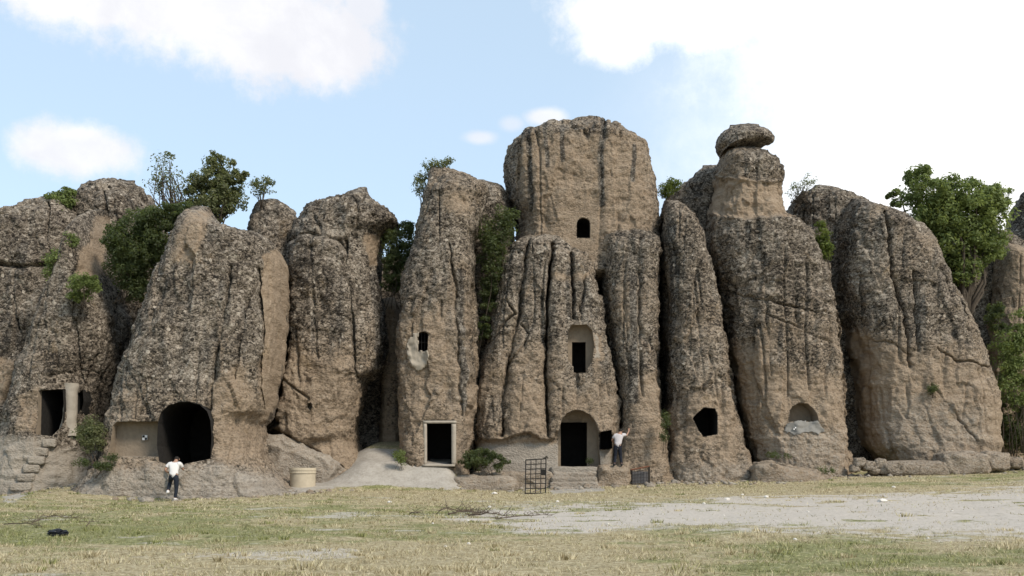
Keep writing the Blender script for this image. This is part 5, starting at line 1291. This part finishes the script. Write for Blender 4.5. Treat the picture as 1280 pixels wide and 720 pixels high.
# man stepping up towards the cave, seen from behind
D1 = 36.6; g1 = ground_at(210, 627.5); gl = (g1[0], D1, float(gzn(np.array([g1[0]]), np.array([D1]))[0]))
person('person in white t-shirt and dark jeans stepping up below the cave mouth', gl, dict(
    pelvis=(-0.01, 0.0, 0.93), waist=(-0.03, 0.06, 1.07), chest=(-0.05, 0.19, 1.30), neck=(-0.03, 0.29, 1.46), head=(-0.01, 0.36, 1.56), crown=(0.0, 0.40, 1.65),
    shl=(-0.23, 0.18, 1.38), ell=(-0.36, 0.06, 1.15), wrl=(-0.26, 0.26, 1.03), pal=(-0.23, 0.33, 1.01), shr=(0.15, 0.24, 1.40), elr=(0.21, 0.40, 1.17), wrr=(0.14, 0.58, 1.16), par=(0.12, 0.66, 1.17),
    hil=(-0.11, 0.0, 0.88), knl=(-0.24, 0.30, 0.72), anl=(-0.26, 0.10, 0.36), hel=(-0.26, 0.04, 0.30), tol=(-0.27, 0.24, 0.30), hir=(0.09, 0.0, 0.87), knr=(0.08, 0.03, 0.47), anr=(0.05, -0.02, 0.09), her=(0.05, -0.07, 0.035), tor=(0.07, 0.14, 0.035)),
    WSHIRT, JEANS, SHOE, (0.1, 0.9, -0.4))
D2 = 45.0; x2 = (770.5 - HX) / F * D2
person('person in pale t-shirt and dark trousers leaning on the rock beside the church arch', (x2, D2, ZPLAT + 0.02), dict(
    pelvis=(0.06, 0.0, 0.92), waist=(0.08, 0.03, 1.07), chest=(0.14, 0.08, 1.32), neck=(0.20, 0.12, 1.50), head=(0.22, 0.15, 1.61), crown=(0.23, 0.17, 1.70),
    shl=(-0.05, 0.07, 1.40), ell=(-0.19, 0.14, 1.18), wrl=(-0.10, 0.34, 1.10), pal=(-0.06, 0.41, 1.10), shr=(0.33, 0.12, 1.44), elr=(0.50, 0.28, 1.40), wrr=(0.60, 0.40, 1.58), par=(0.62, 0.44, 1.66),
    hil=(-0.04, 0.0, 0.87), knl=(-0.04, 0.06, 0.47), anl=(-0.09, -0.04, 0.09), hel=(-0.09, -0.09, 0.035), tol=(-0.12, 0.11, 0.035), hir=(0.16, 0.01, 0.87), knr=(0.19, 0.07, 0.47), anr=(0.24, 0.02, 0.09), her=(0.24, -0.03, 0.035), tor=(0.27, 0.17, 0.035)),
    simple('pale_cotton', (0.48, 0.45, 0.45), 0.85, 0.06, 6, 0.01), SHORTS, DSHOE, (0.35, 0.9, 0.05))

def weeds(n, seed):
    """taller dry and green weed tufts scattered over the meadow and the cliff foot"""
    rg = np.random.RandomState(seed)
    y = np.concatenate([rg.uniform(12.5, 26, n // 2), rg.uniform(26, 45, n - n // 2)]); x = rg.uniform(-1, 1, n) * (0.55 * y)
    y = np.where(rg.uniform(0, 1, n) < 0.3, np.interp(x, _lx, _ly) - np.abs(rg.normal(0, 0.8, n)), y)
    b, a, sc, g = ground_masks(x, np.maximum(y, 9)); ok = (rg.uniform(0, 1, n) < (1 - 0.8 * b) * (1 - a)) & (y < np.interp(x, _lx, _ly) + 0.1); x, y, g = x[ok], y[ok], g[ok]
    m = 34; X = np.repeat(x, m); Y = np.repeat(y, m); N_ = len(X); sp = np.repeat(rg.uniform(0.08, 0.35, len(x)), m); hh_ = np.repeat(rg.uniform(0.04, 0.12, len(x)), m)
    an = rg.uniform(0, 2 * math.pi, N_); rr = sp * np.sqrt(rg.uniform(0, 1, N_)); X = X + rr * np.cos(an); Y = Y + rr * np.sin(an); Z = gzn(X, Y)
    h = hh_ * rg.uniform(0.4, 1.1, N_); w = 0.008 + 0.0002 * Y; l = h * rg.uniform(0.1, 0.8, N_)
    A = np.stack([X - w, Y, Z - 0.01], 1); B_ = np.stack([X + w, Y, Z - 0.01], 1); C_ = np.stack([X + l * np.cos(an), Y + l * np.sin(an), Z + h], 1)
    V = np.stack([A, B_, C_], 1).reshape(-1, 3); me = mesh_np('weed_tufts', V, np.arange(3 * N_).reshape(-1, 3), [GRASS], smooth=False)
    gt = np.clip(np.repeat(g * 0.8 + rg.normal(0, 0.35, len(x)), m), 0, 1); fattr(me, 'tint', np.repeat(gt, 3)); fattr(me, 'rnd', np.repeat(rg.uniform(0, 1, N_), 3))
    o = bpy.data.objects.new('weed_tufts', me); link(o); tag(o, 'dry and green weed tufts scattered through the meadow', 'weeds', kind='stuff')
weeds(420, 613)

# ------------------------------------------------------------------ rubble and weeds along the foot of the cliff
def rubble(n, seed):
    rg = np.random.RandomState(seed); Vs = []; Qs = []; base = 0
    ico = bmesh.new(); bmesh.ops.create_icosphere(ico, subdivisions=1, radius=1.0); IV = np.array([v.co for v in ico.verts]); IF = np.array([[v.index for v in f.verts] for f in ico.faces]); ico.free()
    x = rg.uniform(-22, 25, n); yl = np.interp(x, _lx, _ly); y = yl + 0.9 - np.abs(rg.normal(0, 1.0, n)); ok = ~((x > -9) & (x < -2.4) & (y > 41)); x, y = x[ok], y[ok]
    z = gzn(x, y); r = np.clip(rg.lognormal(-3.0, 0.55, len(x)), 0.02, 0.22)
    for k in range(len(x)):
        sc = IV * (1 + rg.uniform(-0.3, 0.3, (len(IV), 1))) * r[k] * rg.uniform(0.6, 1.3, 3) * np.array([1.2, 1, 0.75])
        Vs.append(sc + np.array([x[k], y[k], z[k] + r[k] * 0.2])); Qs.append(IF + base); base += len(IV)
    V = np.vstack(Vs); me = mesh_np('rubble', V, np.vstack(Qs), [ROCK], smooth=False)
    fattr(me, 'bare', np.full(len(V), 0.8)); fattr(me, 'ash', np.repeat(rg.uniform(0.3, 1.0, len(x)), len(IV))); fattr(me, 'streak', np.zeros(len(V)))
    o = bpy.data.objects.new('rubble', me); link(o); tag(o, 'scattered small rubble along the foot of the cliff', 'rubble', kind='stuff')
rubble(1500, 900)
